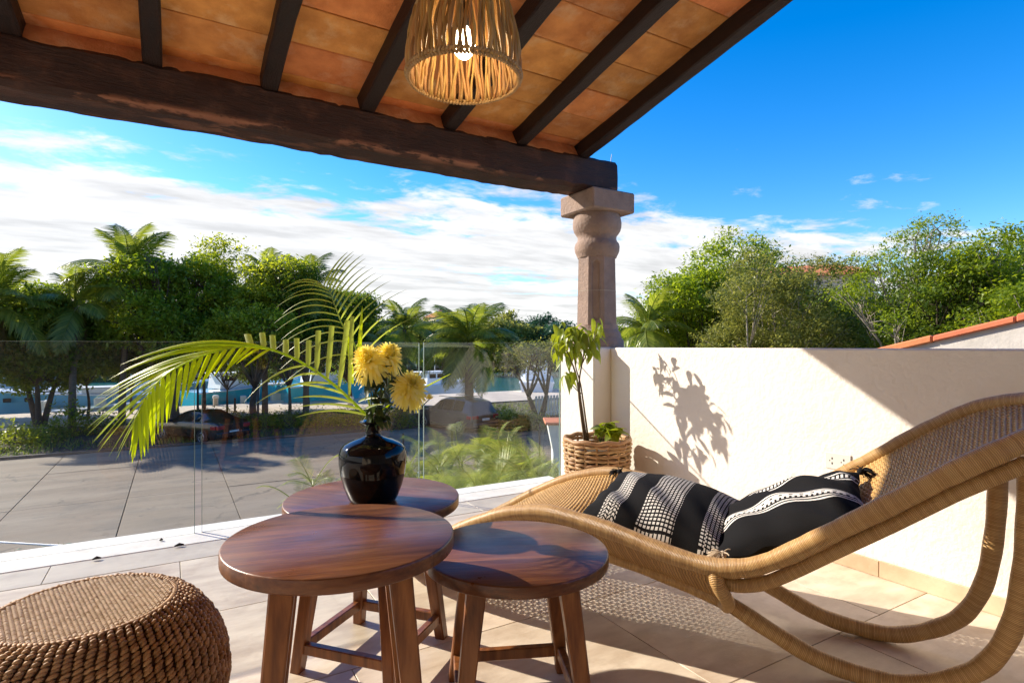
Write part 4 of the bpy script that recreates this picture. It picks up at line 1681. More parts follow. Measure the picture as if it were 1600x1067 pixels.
LT = [(.46, 386, 566), (.56, 338, 583), (.64, 306, 606), (.72, 281, 636), (.80, 258, 668), (.88, 240, 694), (.96, 220, 712), (1.0, 208, 720)]
for k in range(23):                          # blades on the near, lower side
    t_ = .46 + .54 * k / 22
    p, tg = at(ptsA, t_)
    ex = float(np.interp(t_, [a[0] for a in LT], [a[1] for a in LT])) + rnd.uniform(-4, 4)
    ey = float(np.interp(t_, [a[0] for a in LT], [a[2] for a in LT])) + rnd.uniform(-6, 6)
    p1 = PXD(ex, ey, 1.75 + rnd.uniform(-.02, .02))
    d = (p1 - p) - EX * .01
    leaflet(fa, p, d, d.length, .0068, .06, (EX * .9 + EY * .3).normalized(), 'frond_lime')
for (px, py, cx, cy, w) in ((392, 541, 386, 521, 12), (412, 544, 409, 519, 10), (427, 549, 425, 523, 10), (446, 556, 446, 530, 10), (464, 564, 463, 528, 9), (481, 573, 482, 531, 9),
                           (494, 582, 497, 516, 9), (511, 592, 518, 509, 9), (529, 607, 543, 500, 9), (545, 622, 550, 494, 7)):
    p0 = PXD(px, py, 1.862)
    p1 = PXD(cx, cy, 1.90)
    leaflet(fa, p0, p1 - p0, (p1 - p0).length, w * .5 * 1.87 / 889 * .95, .0, EX, 'frond_pale', cut=True, n=4)
for (px, py, ex, ey, sg) in ((572, 648, 462, 652, .35), (566, 640, 465, 636, .3), (555, 630, 458, 622, .3), (540, 616, 455, 600, .22), (520, 600, 398, 632, .5), (500, 585, 440, 600, .5),
                             (570, 640, 600, 632, .2), (560, 628, 590, 622, .2), (478, 571, 380, 630, .55)):
    p0 = PXD(px, py, 1.87)
    p1 = PXD(ex, ey, 1.80)
    L = (p1 - p0).length
    d = (p1 - p0) + EZ * L * sg
    leaflet(fa, p0, d, d.length, .0042, sg * L / d.length, (EY * .5 + EZ * .8).normalized(), 'frond_pale')
# the upright frond
fb = empty('palm_frond', mouth - Vector((0, 0, .06)), 'upright palm frond with thin pale blades fanning above the flowers', 'palm frond')
rb = [(585, 672, 1.90), (582, 655, 1.90), (570, 600, 1.92), (553, 536, 1.93), (535, 507, 1.94), (524, 479, 1.94), (516, 458, 1.93), (506, 446, 1.92)]
ptsB = bez([PXD(*a) for a in rb], 100)
MB().tube(ptsB, [.0042 * (1 - .8 * i / 100) for i in range(101)], 7).build('midrib', 'frond_pale', fb, smooth='all')
for k in range(14):
    t_ = .36 + .64 * k / 13
    p, tg = at(ptsB, t_)
    q = k / 13
    d = EX * (.62 - .22 * q) + EZ * (.95 + .1 * q) + EY * rnd.uniform(.05, .25) - EX * .08 * rnd.random()
    L = (.275 - .12 * q) * rnd.uniform(.9, 1.08)
    leaflet(fb, p, d, L, .0036, .0, (EY * .6 + EX * .7 - EZ * .3).normalized(), 'frond_pale', gdir=(EX * .45 - EZ * .30))if False else \
        leaflet(fb, p, d, L, .0036, .34 - .1 * q, (EX * .75 + EY * .5).normalized(), 'frond_pale', gdir=(EX * .6 - EZ * .75))
for k in range(13):
    t_ = .38 + .62 * k / 12
    p, tg = at(ptsB, t_)
    q = k / 12
    d = -EX * (.95 - .15 * q) + EZ * (.22 + .35 * q) + EY * rnd.uniform(-.25, .05)
    L = (.25 - .09 * q) * rnd.uniform(.9, 1.1)
    leaflet(fb, p, d, L, .0034, .62, (EY * .7 + EZ * .6).normalized(), 'frond_pale')
for (px, py, ex, ey) in ((560, 560, 566, 478), (551, 600, 541, 505)):
    p0, p1 = PXD(px, py, 1.90), PXD(ex, ey, 1.91)
    leaflet(fb, p0, p1 - p0, (p1 - p0).length, .007, 0, EX, 'frond_lime', n=5)
p0 = PXD(640, 606, 1.9)
leaflet(fb, PXD(596, 640, 1.9), PXD(700, 586, 1.92) - PXD(596, 640, 1.9), .26, .004, .0, EZ, 'frond_lime')

# a few dry bits on the ledge
for (px, py, L) in ((280, 853, .022), (151, 874, .018), (252, 845, .008)):
    p = PXZ(px, py, .005)
    b = MB()
    n0 = 0
    rr = random.Random(px)
    b.tube([p + Vector((-L, 0, .004)), p + Vector((0, .004, .009)), p + Vector((L, .002, .005))], [.003, .008, .003], 5)
    tag(b.build('dry_leaf', 'dark_bits', None, origin=p), 'small dark dry leaf scrap lying on the pale ledge by the glass', 'leaf', 'leaf scraps on the ledge')


# ------------------------------------------------------------------ trees
def crown_points(rng, lobes, clumps, per, spread):
    out = []
    for (c, r_) in lobes:
        k = max(3, int(clumps * (r_[0] * r_[1] * r_[2]) ** (2 / 3.)))
        d = rng.normal(size=(k, 3))
        d /= np.linalg.norm(d, axis=1)[:, None]
        d[:, 2] = np.where(d[:, 2] < -.8, -d[:, 2] * .6, d[:, 2])
        rad = rng.uniform(.45, 1.0, k) ** .6
        cc = np.array(c) + d * np.array(r_) * rad[:, None]
        sp = spread * rng.uniform(.6, 1.3, k)
        p = np.repeat(cc, per, axis=0) + np.clip(rng.normal(size=(k * per, 3)), -1.7, 1.7) * np.repeat(sp, per)[:, None] * np.array([1, 1, .62])
        out.append((cc, p))
    return out


def tree(pos, height, rx, label, leaf, seed, bark='bark', nl=8, clumps=34, per=38, leaf_size=.22, spread=.28, crown_base=.42, trunk_r=.16, lean=(0, 0),
         lobe=.50, group=None, flat=.75, trunks=1, name='broadleaf_tree', aspect=.45, low=0, lowz=.40):
    rng = np.random.default_rng(seed)
    rr = random.Random(seed)
    root = empty(name, pos, label, 'tree', group)
    cz = height * (crown_base + 1) / 2
    ch = height * (1 - crown_base) / 2
    lobes = [((lean[0], lean[1], cz), (rx * .62, rx * .62, ch * .72))]
    for i in range(nl):
        a = 2 * math.pi * i / nl + rr.uniform(-.4, .4)
        k = rr.uniform(.45, .95)
        lr = rx * lobe * rr.uniform(.7, 1.2)
        zz = cz + ch * rr.uniform(-.75, .72)
        shrink = 1 - .5 * max(0, (zz - cz) / ch)
        lobes.append(((lean[0] + rx * k * .78 * shrink * math.cos(a), lean[1] + rx * k * .78 * shrink * math.sin(a), zz), (lr, lr, lr * flat)))
    for i in range(low):
        a = 2 * math.pi * i / low + rr.uniform(-.4, .4)
        lr = rx * lobe * rr.uniform(.75, 1.1)
        lobes.append(((lean[0] + rx * .55 * math.cos(a), lean[1] + rx * .55 * math.sin(a), height * max(crown_base, lowz) + lr * .25), (lr, lr, lr * flat)))
    cl = crown_points(rng, lobes, clumps, per, spread)
    P = np.concatenate([p for _, p in cl])
    q = leaf_quads(P, rng, leaf_size, aspect)
    me = np_mesh('crown', q, 4, leaf)
    inst(me, 'crown', (0, 0, 0), root)
    b = MB()
    fork = height * (.16 + crown_base * .35) * rr.uniform(.85, 1.1)
    for tI in range(trunks):
        da = 2 * math.pi * tI / max(1, trunks) + seed
        sp = .0 if trunks == 1 else .35
        top = Vector((lean[0] * .5 + sp * math.cos(da) * 2, lean[1] * .5 + sp * math.sin(da) * 2, fork))
        base = Vector((sp * .35 * math.cos(da), sp * .35 * math.sin(da), -.1))
        pts = bez([base, base.lerp(top, .5) + Vector((rr.uniform(-.12, .12), rr.uniform(-.12, .12), 0)), top], 8)
        b.tube(pts, [trunk_r * (1.35 - .6 * i / 8) / (1 + .25 * (trunks - 1)) for i in range(9)], 9)
        lb = lobes[tI::trunks]
        for (c, r_) in lb:
            mid = top.lerp(Vector(c), .5) + Vector((rr.uniform(-.25, .25), rr.uniform(-.25, .25), rr.uniform(-.1, .25)))
            pt = bez([top, mid, Vector(c)], 6)
            r0 = trunk_r * .5
            b.tube(pt, [r0 * (1 - .75 * i / 6) for i in range(7)], 6)
            for _ in range(9):
                dv = Vector((rr.gauss(0, 1), rr.gauss(0, 1), rr.gauss(.3, .7))).normalized()
                e = Vector(c) + Vector((dv.x * r_[0], dv.y * r_[1], dv.z * r_[2])) * .85
                s0 = pt[rr.randint(3, 6)]
                b.tube([s0, s0.lerp(e, .5) + Vector((0, 0, .08)), e], [r0 * .3, r0 * .18, r0 * .07], 4)
    b.build('trunk', bark, root, smooth='all', local=True)
    return root


def frond_mesh(name, L, mat, seed, arch=.5, droop=.9, n=44, blade=.27, bw=.017, fwd=.65, bsag=.42):
    rr = random.Random(seed)
    b = MB()
    pts = []
    for i in range(15):
        t_ = i / 14
        pts.append(Vector((L * (t_ - .16 * t_ * t_), 0, L * (arch * t_ - droop * t_ * t_))))
    b.tube(pts, [.022 * L / 2 * (1 - .85 * i / 14) + .003 for i in range(15)], 4)
    for k in range(n):
        t_ = .12 + .88 * k / (n - 1)
        x = t_ * 14
        i = min(int(x), 13)
        p = pts[i].lerp(pts[i + 1], x - i)
        tg = (pts[i + 1] - pts[i]).normalized()
        for sg in (-1, 1):
            le = L * blade * (math.sin(math.pi * min(1, t_ * .92 + .12)) ** .6 + .12) * rr.uniform(.85, 1.1)
            d = (tg * fwd + Vector((0, sg, 0)) * .85 + Vector((0, 0, -.05))).normalized()
            q = [p, p + d * le * .5 + Vector((0, 0, -.24 * bsag * le)), p + d * le + Vector((0, 0, -bsag * le * rr.uniform(.7, 1.4)))]
            s = tg.cross(Vector((0, 0, 1))).cross(d)
            s = (tg - d * tg.dot(d)).normalized()
            w = bw * L / 2
            b.strip(q, [w * .6, w, w * .15], s)
    me = b.mesh(name)
    me.materials.append(MATS[mat])
    return me


FM = [frond_mesh('frond', 2.6, 'palm_leaf', 1, .50, .70), frond_mesh('frond', 2.6, 'palm_leaf', 2, .60, .60), frond_mesh('frond', 2.6, 'palm_leaf', 3, .30, .85),
      frond_mesh('frond', 2.4, 'palm_dry', 4, .05, 1.15)]


def palm(pos, height, label, seed, scale=1.0, lean=(0, 0), nf=20, group=None, tr=.15, dry=2):
    rr = random.Random(seed)
    root = empty('palm_tree', pos, label, 'palm tree', group)
    top = Vector((lean[0], lean[1], height))
    pts = bez([(0, 0, -.1), (lean[0] * .2, lean[1] * .2, height * .4), top], 14)
    b = MB().tube(pts, [tr * (1.25 - .5 * i / 14) + (.012 if i % 2 else 0) for i in range(15)], 10)
    b.build('trunk', 'palm_bark', root, smooth='all', local=True)
    for k in range(nf):
        a = k * 2.39996 + rr.uniform(-.25, .25)
        q = k / nf
        tilt = -1.35 + 2.0 * q + rr.uniform(-.3, .3)      # young fronds stand up, old ones hang
        m_ = FM[1] if q < .3 else (FM[0] if q < .7 else FM[2])
        inst(m_, 'frond', top + Vector((0, 0, -.05 * q)), root, (rr.uniform(-.3, .3), tilt * .8, a), (scale * rr.uniform(.85, 1.1),) * 3)
    for k in range(dry):
        inst(FM[3], 'dry_frond', top + Vector((0, 0, -.15)), root, (0, .75 + rr.uniform(0, .3), rr.uniform(0, 6.28)), (scale * .8,) * 3)
    return root


def gp(px, Y):
    """ground point under a pixel column at depth Y"""
    p = W((px - 800) / 889. * Y, Y, GZ)
    return p


def hgt(py, Y):
    """height above the street of a pixel row at depth Y"""
    return EYE - (py - 541) / 889. * Y - GZ


# left bank of trees between road and dock (depth about 29 to 36 m)
GL = 'trees along the dock'
tree(gp(62, 30.5), hgt(412, 30.5), 3.9, 'dark forked tree with bare low trunks beside the blue hulled speedboat', 'leaf_dark', 11, low=5, nl=9, trunks=3, trunk_r=.19, crown_base=0.26, group=GL, leaf_size=.24)
tree(gp(135, 33), hgt(418, 33), 3.2, 'dense green tree directly beneath the big coconut palm', 'leaf_mid', 12, low=5, nl=9, crown_base=0.18, group=GL, leaf_size=.24, trunk_r=0.07)
tree(gp(265, 31.5), hgt(372, 31.5), 3.3, 'tall tree with a thick dark trunk behind the black sedan', 'leaf_mid', 13, low=5, lowz=.47, nl=10, crown_base=0.24, trunk_r=.42, group=GL, leaf_size=.22, clumps=30)
tree(gp(318, 33.5), hgt(356, 33.5), 2.7, 'tallest loose tree with sunlit yellow-green tips by the lamp post', 'leaf_yellow', 14, nl=9, crown_base=0.26, group=GL, leaf_size=.22, clumps=20, trunk_r=0.09)
tree(gp(398, 31.5), hgt(384, 31.5), 2.8, 'yellow-green tree on a straight dark trunk behind the teal motor cruiser', 'leaf_yellow', 15, low=5, lowz=.47, nl=9, crown_base=0.22, trunk_r=.17, group=GL, leaf_size=.2, clumps=28)
tree(gp(452, 33), hgt(398, 33), 2.6, 'bushy dark tree between two short palms near the dock canopy', 'leaf_dark', 16, low=5, lowz=.47, nl=8, crown_base=0.2, group=GL, leaf_size=.22, trunk_r=0.09)
tree(gp(545, 40), hgt(450, 40), 3.1, 'dark round tree rising behind the upright palm frond', 'leaf_dark', 17, low=5, lowz=.47, nl=8, crown_base=0.18, group=GL, leaf_size=.26, trunk_r=0.12)
tree(gp(205, 36), hgt(438, 36), 3.6, 'shady dark green tree filling the gap behind the coconut palm', 'leaf_dark', 18, low=5, nl=9, crown_base=0.1, group=GL, leaf_size=.26, trunk_r=0.07)
tree(gp(355, 36.5), hgt(428, 36.5), 3.6, 'dark green tree filling the gap behind the street lamp', 'leaf_dark', 19, low=5, lowz=.47, nl=9, crown_base=0.1, group=GL, leaf_size=.26, trunk_r=0.06)
tree(gp(-40, 35), hgt(430, 35), 3.4, 'dark tree at the far end of the dock planting', 'leaf_dark', 20, low=5, nl=8, crown_base=0.16, group=GL, leaf_size=.26, trunk_r=0.1)
tree(gp(480, 36.5), hgt(440, 36.5), 3.0, 'dark leafy tree behind the turquoise covered boat', 'leaf_dark', 22, low=5, lowz=.47, nl=8, crown_base=0.14, group=GL, leaf_size=.26, trunk_r=0.06)
palm(gp(190, 31), hgt(432, 31), 'big coconut palm standing clear above the dock trees', 31, 1.45, (.4, .3), 22, GL)
palm(gp(-22, 27), hgt(478, 27), 'coconut palm with hanging fronds over the speedboat', 32, 1.3, (.3, 0), 20, GL)
palm(gp(112, 29), hgt(480, 29), 'lower palm with yellowing fronds hanging beside the forked tree', 37, 1.05, (.2, 0), 16, GL, dry=5)
palm(gp(414, 35), hgt(428, 35), 'slim palm top poking out of the yellow-green tree', 33, .85, (0, .2), 18, GL)
palm(gp(478, 34), hgt(452, 34), 'short palm with spread fronds above the dock canopy', 34, 1.15, (.1, 0), 18, GL)
palm(gp(632, 38), hgt(515, 38), 'young palm with sunlit fronds beyond the parked grey car', 35, 1.15, (0, 0), 18, GL, dry=1)
palm(gp(733, 31.5), hgt(536, 31.5), 'leaning coconut palm right behind the parked grey car', 36, 1.32, (.1, .2), 26, GL, tr=.24, dry=2)
tree(gp(840, 33), hgt(533, 33), 2.7, 'small crooked tree with bare twin trunks beside the white fence', 'leaf_olive', 41, nl=7, trunks=2, crown_base=.58, trunk_r=.2, group=GL, leaf_size=.18, clumps=24, per=20, flat=.5)
palm(gp(605, 34), hgt(560, 34), 'dark low palm with folded fronds off the bonnet of the grey car', 39, .95, (0, 0), 16, GL, dry=2)

# far bank
FB = 'trees on the far bank'
rnd = random.Random(8)
far = [(655, 503, 'leaf_mid'), (618, 487, 'leaf_dark'), (693, 502, 'leaf_olive'), (560, 480, 'leaf_mid'), (765, 496, 'leaf_olive'), (800, 490, 'leaf_olive'), (832, 492, 'leaf_blue'), (862, 500, 'leaf_blue'),
       (895, 510, 'leaf_blue'), (500, 478, 'leaf_dark'), (430, 470, 'leaf_mid'), (940, 512, 'leaf_mid'), (740, 512, 'leaf_mid'), (350, 470, 'leaf_dark'), (250, 470, 'leaf_mid'), (150, 470, 'leaf_dark'), (40, 470, 'leaf_mid'),
       (980, 515, 'leaf_dark')]
fl = {655: 'green tree across the water, next to the distant brown-roofed house', 618: 'dark tree across the water behind the young sunlit palm', 693: 'pale olive tree across the water in front of the distant brown-roofed house',
      765: 'pale olive tree across the water just past the leaning coconut palm', 800: 'pale olive tree across the water between leaning palm and bluish trees', 832: 'biggest bluish green tree across the water',
      862: 'bluish green tree across the water behind the potted tree', 895: 'bluish green tree across the water hidden mostly by the stone column', 940: 'green tree across the water behind the stone column base',
      740: 'green tree across the water behind the leaning palm crown', 980: 'dark green tree across the water past the stone column'}
for i, (px, py, lf) in enumerate(far):
    Y = 104 + rnd.uniform(-4, 14)
    tree(gp(px, Y), hgt(py, Y), 6.6, fl.get(px, 'tree across the water glimpsed between the dock trees'), lf, 200 + i, nl=7, clumps=9, per=26, leaf_size=.62, spread=.6, crown_base=.12, trunk_r=.3, group=FB)
lower_far = MB()
rng = np.random.default_rng(4)
n = 9000
xx = rng.uniform(-120, 190, n)
pts = np.c_[xx, rng.uniform(99.5, 104, n), GZ + .1 + rng.uniform(0, 1, n) ** .8 * (2.4 + 1.3 * np.sin(xx * .21) + .8 * np.sin(xx * .57))]
me = np_mesh('mangrove', leaf_quads(pts, rng, .8), 4, 'leaf_dark')
tag(inst(me, 'mangrove_edge', (0, 0, 0)), 'dark mangrove growth along the far water edge', 'mangrove', kind='stuff')

# trees beyond the side wall
GR = 'trees beyond the side wall'
tree(gp(1082, 24), hgt(392, 24), 2.7, 'rounded mid-green tree next to the stone column', 'leaf_mid', 51, nl=10, crown_base=.22, group=GR, leaf_size=.15, clumps=42, per=60, spread=.24)
tree(gp(1165, 25), hgt(372, 25), 3.2, 'taller green tree rising behind the olive tree', 'leaf_mid', 52, nl=10, crown_base=.34, group=GR, leaf_size=.15, clumps=34, per=60, spread=.24)
tree(gp(1210, 18), hgt(392, 18), 2.6, 'olive-green tree with thin pale forked stems', 'leaf_olive', 53, 'bark_pale', nl=10, crown_base=.46, group=GR, leaf_size=.10, clumps=46, per=56, spread=.16, trunks=3, trunk_r=.10)
tree(gp(1418, 15.5), hgt(338, 15.5), 2.15, 'airy tree on a slender pale trunk with sky showing through its top', 'leaf_mid', 54, 'bark_pale', nl=11, crown_base=.56, group=GR, leaf_size=.085, clumps=34, per=60, spread=.15, trunk_r=.12, lobe=.34)
tree(gp(1505, 14.5), hgt(352, 14.5), 2.0, 'dense glossy tree behind the terracotta-capped gable', 'leaf_dark', 55, nl=10, crown_base=.26, group=GR, leaf_size=.10, clumps=70, per=64, spread=.16)
tree(gp(1590, 13), hgt(350, 13), 2.0, 'leafy tree with grey limbs at the high end of the neighbouring gable', 'leaf_mid', 56, 'bark_pale', nl=10, crown_base=.30, group=GR, leaf_size=.10, clumps=60, per=60, spread=.16)
tree(gp(1320, 21), hgt(448, 21), 2.7, 'low dark tree in front of the cream house', 'leaf_dark', 57, nl=8, crown_base=.2, group=GR, leaf_size=.2, clumps=44)
tree(gp(1372, 17.5), hgt(478, 17.5), 1.15, 'bright lime bush glowing beside the slender pale trunk', 'leaf_lime', 58, nl=6, crown_base=.25, group=GR, leaf_size=.10, clumps=60, per=50, spread=.15)
tree(gp(1268, 27), hgt(425, 27), 2.6, 'sparse small-leaved tree standing before the cream house wall', 'leaf_olive', 59, nl=7, crown_base=.4, group=GR, leaf_size=.17, clumps=24, per=30)
tree(gp(1450, 21), hgt(418, 21), 3.0, 'broad dark tree behind the slender pale trunk', 'leaf_dark', 60, nl=9, crown_base=.2, group=GR, leaf_size=.2, clumps=44)
tree(gp(1640, 18), hgt(372, 18), 2.8, 'dark tree continuing behind the neighbouring gable', 'leaf_dark', 61, nl=9, crown_base=.2, group=GR, leaf_size=.2, clumps=40)
tree(gp(1130, 30), hgt(455, 30), 3.0, 'deep green tree closing the gap behind the olive stems', 'leaf_dark', 62, nl=9, crown_base=.15, group=GR, leaf_size=.2, clumps=26)
tree(gp(1240, 30), hgt(470, 30), 3.0, 'deep green shrub tree below the cream house wall', 'leaf_dark', 63, nl=9, crown_base=.15, group=GR, leaf_size=.2, clumps=26)
palm(gp(1012, 22), hgt(516, 22), 'small palm peeping over the wall next to the column', 38, .85, (0, 0), 16, GR)

# ------------------------------------------------------------------ houses
hs = empty('cream_house', gp(1262, 46), 'cream house with a red tiled roof half hidden by the trees', 'house')
z0, z1 = 0, hgt(438, 46)
MB().box((-4.2, -3, 0), (4.2, 5, z1)).build('wall', 'house_cream', hs, local=True)
b = MB()
b.v += [(-4.7, -3.5, z1), (4.7, -3.5, z1), (4.7, 5.5, z1), (-4.7, 5.5, z1), (-2.2, .8, z1 + 1.3), (2.2, .8, z1 + 1.3)]
for q in ((0, 1, 5, 4), (1, 2, 5), (2, 3, 4, 5), (3, 0, 4), (3, 2, 1, 0)):
    b.face(q)
b.build('roof', 'coping', hs, local=True)
for x in (-2.6, 0, 2.6):
    w = MB().box((x - .5, -3.03, z1 - 2.1), (x + .5, -2.98, z1 - .8)).build('window', 'car_glass', hs, local=True)
    MB().box((x - .58, -3.06, z1 - 2.2), (x + .58, -2.99, z1 - 2.1)).build('sill', 'house_cream', w, local=True)
hs.rotation_euler = (0, 0, -R(55))
h2 = empty('distant_house', gp(697, 120), 'distant house with a brown hipped roof above the far trees', 'house')
z1 = hgt(497, 120)
MB().box((-3.6, -3, 0), (3.6, 4, z1)).build('wall', 'house_cream', h2, local=True)
b = MB()
b.v += [(-4, -3.4, z1), (4, -3.4, z1), (4, 4.4, z1), (-4, 4.4, z1), (-1.2, .5, z1 + 1.7), (1.2, .5, z1 + 1.7)]
for q in ((0, 1, 5, 4), (1, 2, 5), (2, 3, 4, 5), (3, 0, 4), (3, 2, 1, 0)):
    b.face(q)
b.build('roof', 'coping', h2, local=True)
h3 = empty('distant_house', gp(986, 130), 'far low house with a salmon roof seen past the stone column', 'house')
z1 = hgt(521, 130)
MB().box((-5, -3, 0), (5, 4, z1)).build('wall', 'house_cream', h3, local=True)
b = MB()
b.v += [(-5.6, -3.5, z1), (5.6, -3.5, z1), (5.6, 4.5, z1), (-5.6, 4.5, z1), (-2.5, .5, z1 + 1.4), (2.5, .5, z1 + 1.4)]
for q in ((0, 1, 5, 4), (1, 2, 5), (2, 3, 4, 5), (3, 0, 4), (3, 2, 1, 0)):
    b.face(q)
b.build('roof', 'coping', h3, local=True)

# neighbour's gable wall with terracotta coping, parallel to the terrace side wall
gb = empty('gable_wall', (6.0, 2.0, GZ), 'weathered grey gable wall capped with terracotta coping tiles', 'wall')


def gz(v):
    return 1.032 + .262 * (2.98 - v)


b = MB()
n0 = 0
for x in (6.0, 6.25):
    b.v += [(x, -3.5, GZ), (x, 6.0, GZ), (x, 6.0, gz(6.0) - .07), (x, -3.5, gz(-3.5) - .07)]
for q in ((0, 3, 2, 1), (4, 5, 6, 7), (0, 1, 5, 4), (1, 2, 6, 5), (2, 3, 7, 6), (3, 0, 4, 7)):
    b.face(q)
b.build('wall_body', 'stucco_grey', gb)
v = -3.5
k = 0
while v < 6.0:
    L = .60
    b = MB().box((5.955, v + .004, -.07), (6.295, v + L - .004, -.012 if k % 2 else -.002), .012)
    b.v = [(x, y, z + gz(y)) for x, y, z in b.v]
    b.build('coping_tile', 'coping', gb)
    v += L
    k += 1


# ------------------------------------------------------------------ cars
def wheel(parent, x, y, r_, w, sg):
    t_ = MB()
    prof = [(r_ * .62, -w / 2), (r_ * .93, -w / 2), (r_, -w / 2 + .03), (r_, w / 2 - .03), (r_ * .93, w / 2), (r_ * .62, w / 2)]
    t_.lathe(prof, 22, capb=False, capt=False)
    t_.v = [(x + a, y + c_, r_ + b_) for a, b_, c_ in t_.v]
    wo = t_.build('wheel', 'tyre', parent, smooth=True, local=True)
    r2 = MB()
    r2.lathe([(r_ * .60, 0), (r_ * .66, .012), (r_ * .62, .02)], 22, capb=False, capt=False)
    for q in range(5):
        a = 2 * math.pi * q / 5
        c_, s_ = math.cos(a), math.sin(a)
        n = len(r2.v)
        hw = r_ * .10
        r2.v += [(-s_ * hw + c_ * .03, c_ * hw + s_ * .03, .01), (s_ * hw + c_ * .03, -c_ * hw + s_ * .03, .01), (s_ * hw * .8 + c_ * r_ * .62, -c_ * hw * .8 + s_ * r_ * .62, .01), (-s_ * hw * .8 + c_ * r_ * .62, c_ * hw * .8 + s_ * r_ * .62, .01)]
        r2.face((n, n + 1, n + 2, n + 3))
    r2.lathe([(.06, .0), (.06, .02), (.001, .022)], 12, capb=False)
    yo = y + sg * w / 2
    r2.v = [(x + a, yo + sg * (c_ - .012), r_ + b_) for a, b_, c_ in r2.v]
    r2.build('rim', 'alloy', wo, local=True)


def car(pos, head, label, paint, st, roofh, L, Wd, wr, wx, gl, ws, rw, suv):
    """st: stations (x, belt z, roof z, half width, roof half width, bottom z); x=0 front"""
    root = empty('parked_car', pos, label, 'car', rz=head)
    b = MB()
    m_ = 13
    rings = []
    for (x, zb, zr, hw, rw_, z0) in st:
        X = L / 2 - x
        zr = max(zr, zb + .012)
        half = [(0, z0), (hw * .80, z0), (hw * .97, z0 + .10), (hw, z0 + .26), (hw, (z0 + zb) / 2 + .08), (hw * .985, zb - .06), (hw * .945, zb), (hw * .94 + (rw_ - hw * .94) * .5, zb + (zr - .05 - zb) * .5),
                (rw_, max(zr - .055, zb + .004)), (rw_ * .90, max(zr - .018, zb + .008)), (rw_ * .5, zr), (0, zr + .004)]
        ring = [(X, y, z) for y, z in half] + [(X, -y, z) for y, z in half[-2:0:-1]]
        rings.append(ring)
    k = len(rings[0])
    for r_ in rings:
        b.v += r_
    for i in range(len(rings) - 1):
        for j in range(k):
            b.face((i * k + j, i * k + (j + 1) % k, (i + 1) * k + (j + 1) % k, (i + 1) * k + j))
    b.face(list(range(k)))
    b.face([(len(rings) - 1) * k + j for j in range(k)][::-1])
    b.build('body', paint, root, smooth=True, local=True)

    def quadwin(i0, i1, j0, j1, nm, pad=.06, mat='car_glass', off=.007):
        def P(i, j):
            return Vector(rings[i][j])
        a, c, d, e = P(i0, j0), P(i1, j0), P(i1, j1), P(i0, j1)
        ctr = (a + c + d + e) / 4
        nrm = (c - a).cross(e - a).normalized()
        out = Vector((ctr.x * .2, ctr.y, max(.3, ctr.z - .6)))
        if nrm.dot(out) < 0:
            nrm = -nrm
        pts = []
        for q in (a, c, d, e):
            dv = (ctr - q)
            pts.append(q + dv.normalized() * pad + nrm * off)
        mb = MB().quad(*pts)
        n = 4
        mb.v += [tuple(p_ - nrm * (off + .01)) for p_ in pts]
        for q in range(4):
            mb.face((q, (q + 1) % 4, 4 + (q + 1) % 4, 4 + q))
        return mb.build(nm, mat, root, local=True)
    for (i0, i1) in gl:
        quadwin(i0, i1, 6, 8, 'side_window')
        quadwin(i0, i1, k - 6, k - 8, 'side_window')
    quadwin(ws[0], ws[1], 8, k - 8, 'windscreen', .10)
    quadwin(rw[0], rw[1], 8, k - 8, 'rear_window', .10)
    for x in wx:
        for sg in (-1, 1):
            a = MB().lathe([(wr * 1.13, 0), (wr * 1.13, .02), (.001, .02)], 24, capb=False)
            a.v = [(L / 2 - x + p, sg * (Wd * .985 + q - .012), wr * 1.0 + o + .02) if sg > 0 else (L / 2 - x + p, sg * (Wd * .985 + q - .012), wr + o + .02) for p, o, q in a.v]
            a.build('wheel_arch', 'slot_dark', root, local=True)
            wheel(root, L / 2 - x, sg * (Wd - .075), wr, .20, sg)
    xr = -L / 2
    zt_ = st[-2][1]
    for sg in (-1, 1):
        MB().box((xr - .012, min(sg * Wd * .52, sg * Wd * .93), zt_ - .30), (xr + .16, max(sg * Wd * .52, sg * Wd * .93), zt_ - .12), .02).build('tail_light', 'lamp_red', root, local=True)
        MB().box((xr + .10, sg * Wd * .97 - .02, zt_ - .30), (xr + .42, sg * Wd * .97 + .02, zt_ - .13), .015).build('tail_light', 'lamp_red', root, local=True)
        MB().box((L / 2 - .22, sg * Wd * .80 - .16, zt_ - .36), (L / 2 + .0, sg * Wd * .80 + .16, zt_ - .20), .02).build('headlight', 'lamp_clear', root, local=True)
        ia = ws[1] if not suv else ws[1]
        xm = rings[ia][0][0] + .35
        MB().box((xm - .08, sg * (Wd + .08) - .09, st[3][1] - .02), (xm + .06, sg * (Wd + .08) + .09, st[3][1] + .13), .02).build('wing_mirror', paint, root, local=True)
        for x in (.42, .62):
            MB().box((L / 2 - L * x - .09, sg * (Wd * .99) - .02, st[3][1] - .12), (L / 2 - L * x + .09, sg * (Wd * .99) + .025, st[3][1] - .085), .008).build('door_handle', 'chrome', root, local=True)
    pz = zt_ - .44 if not suv else zt_ - .34
    MB().box((xr - .025, -.24, pz - .06), (xr + .06, .24, pz + .06), .01).build('number_plate', 'plastic_white', root, local=True)
    MB().box((xr - .04, -Wd * .92, .34), (xr + .2, Wd * .92, .54), .03).build('rear_bumper', paint, root, local=True)
    if suv:
        for sg in (-1, 1):
            MB().tube([(.6, sg * .58, roofh + .0), (.55, sg * .58, roofh + .03), (-1.35, sg * .58, roofh + .02), (-1.45, sg * .58, roofh - .06)], .018, 6).build('roof_rail', 'chrome', root, local=True)
        for sg in (-1, 1):
            MB().box((-1.5, sg * (Wd + .0) - .02, .36), (1.0, sg * Wd + .02, .40), .008).build('side_trim', 'chrome', root, local=True)
    return root


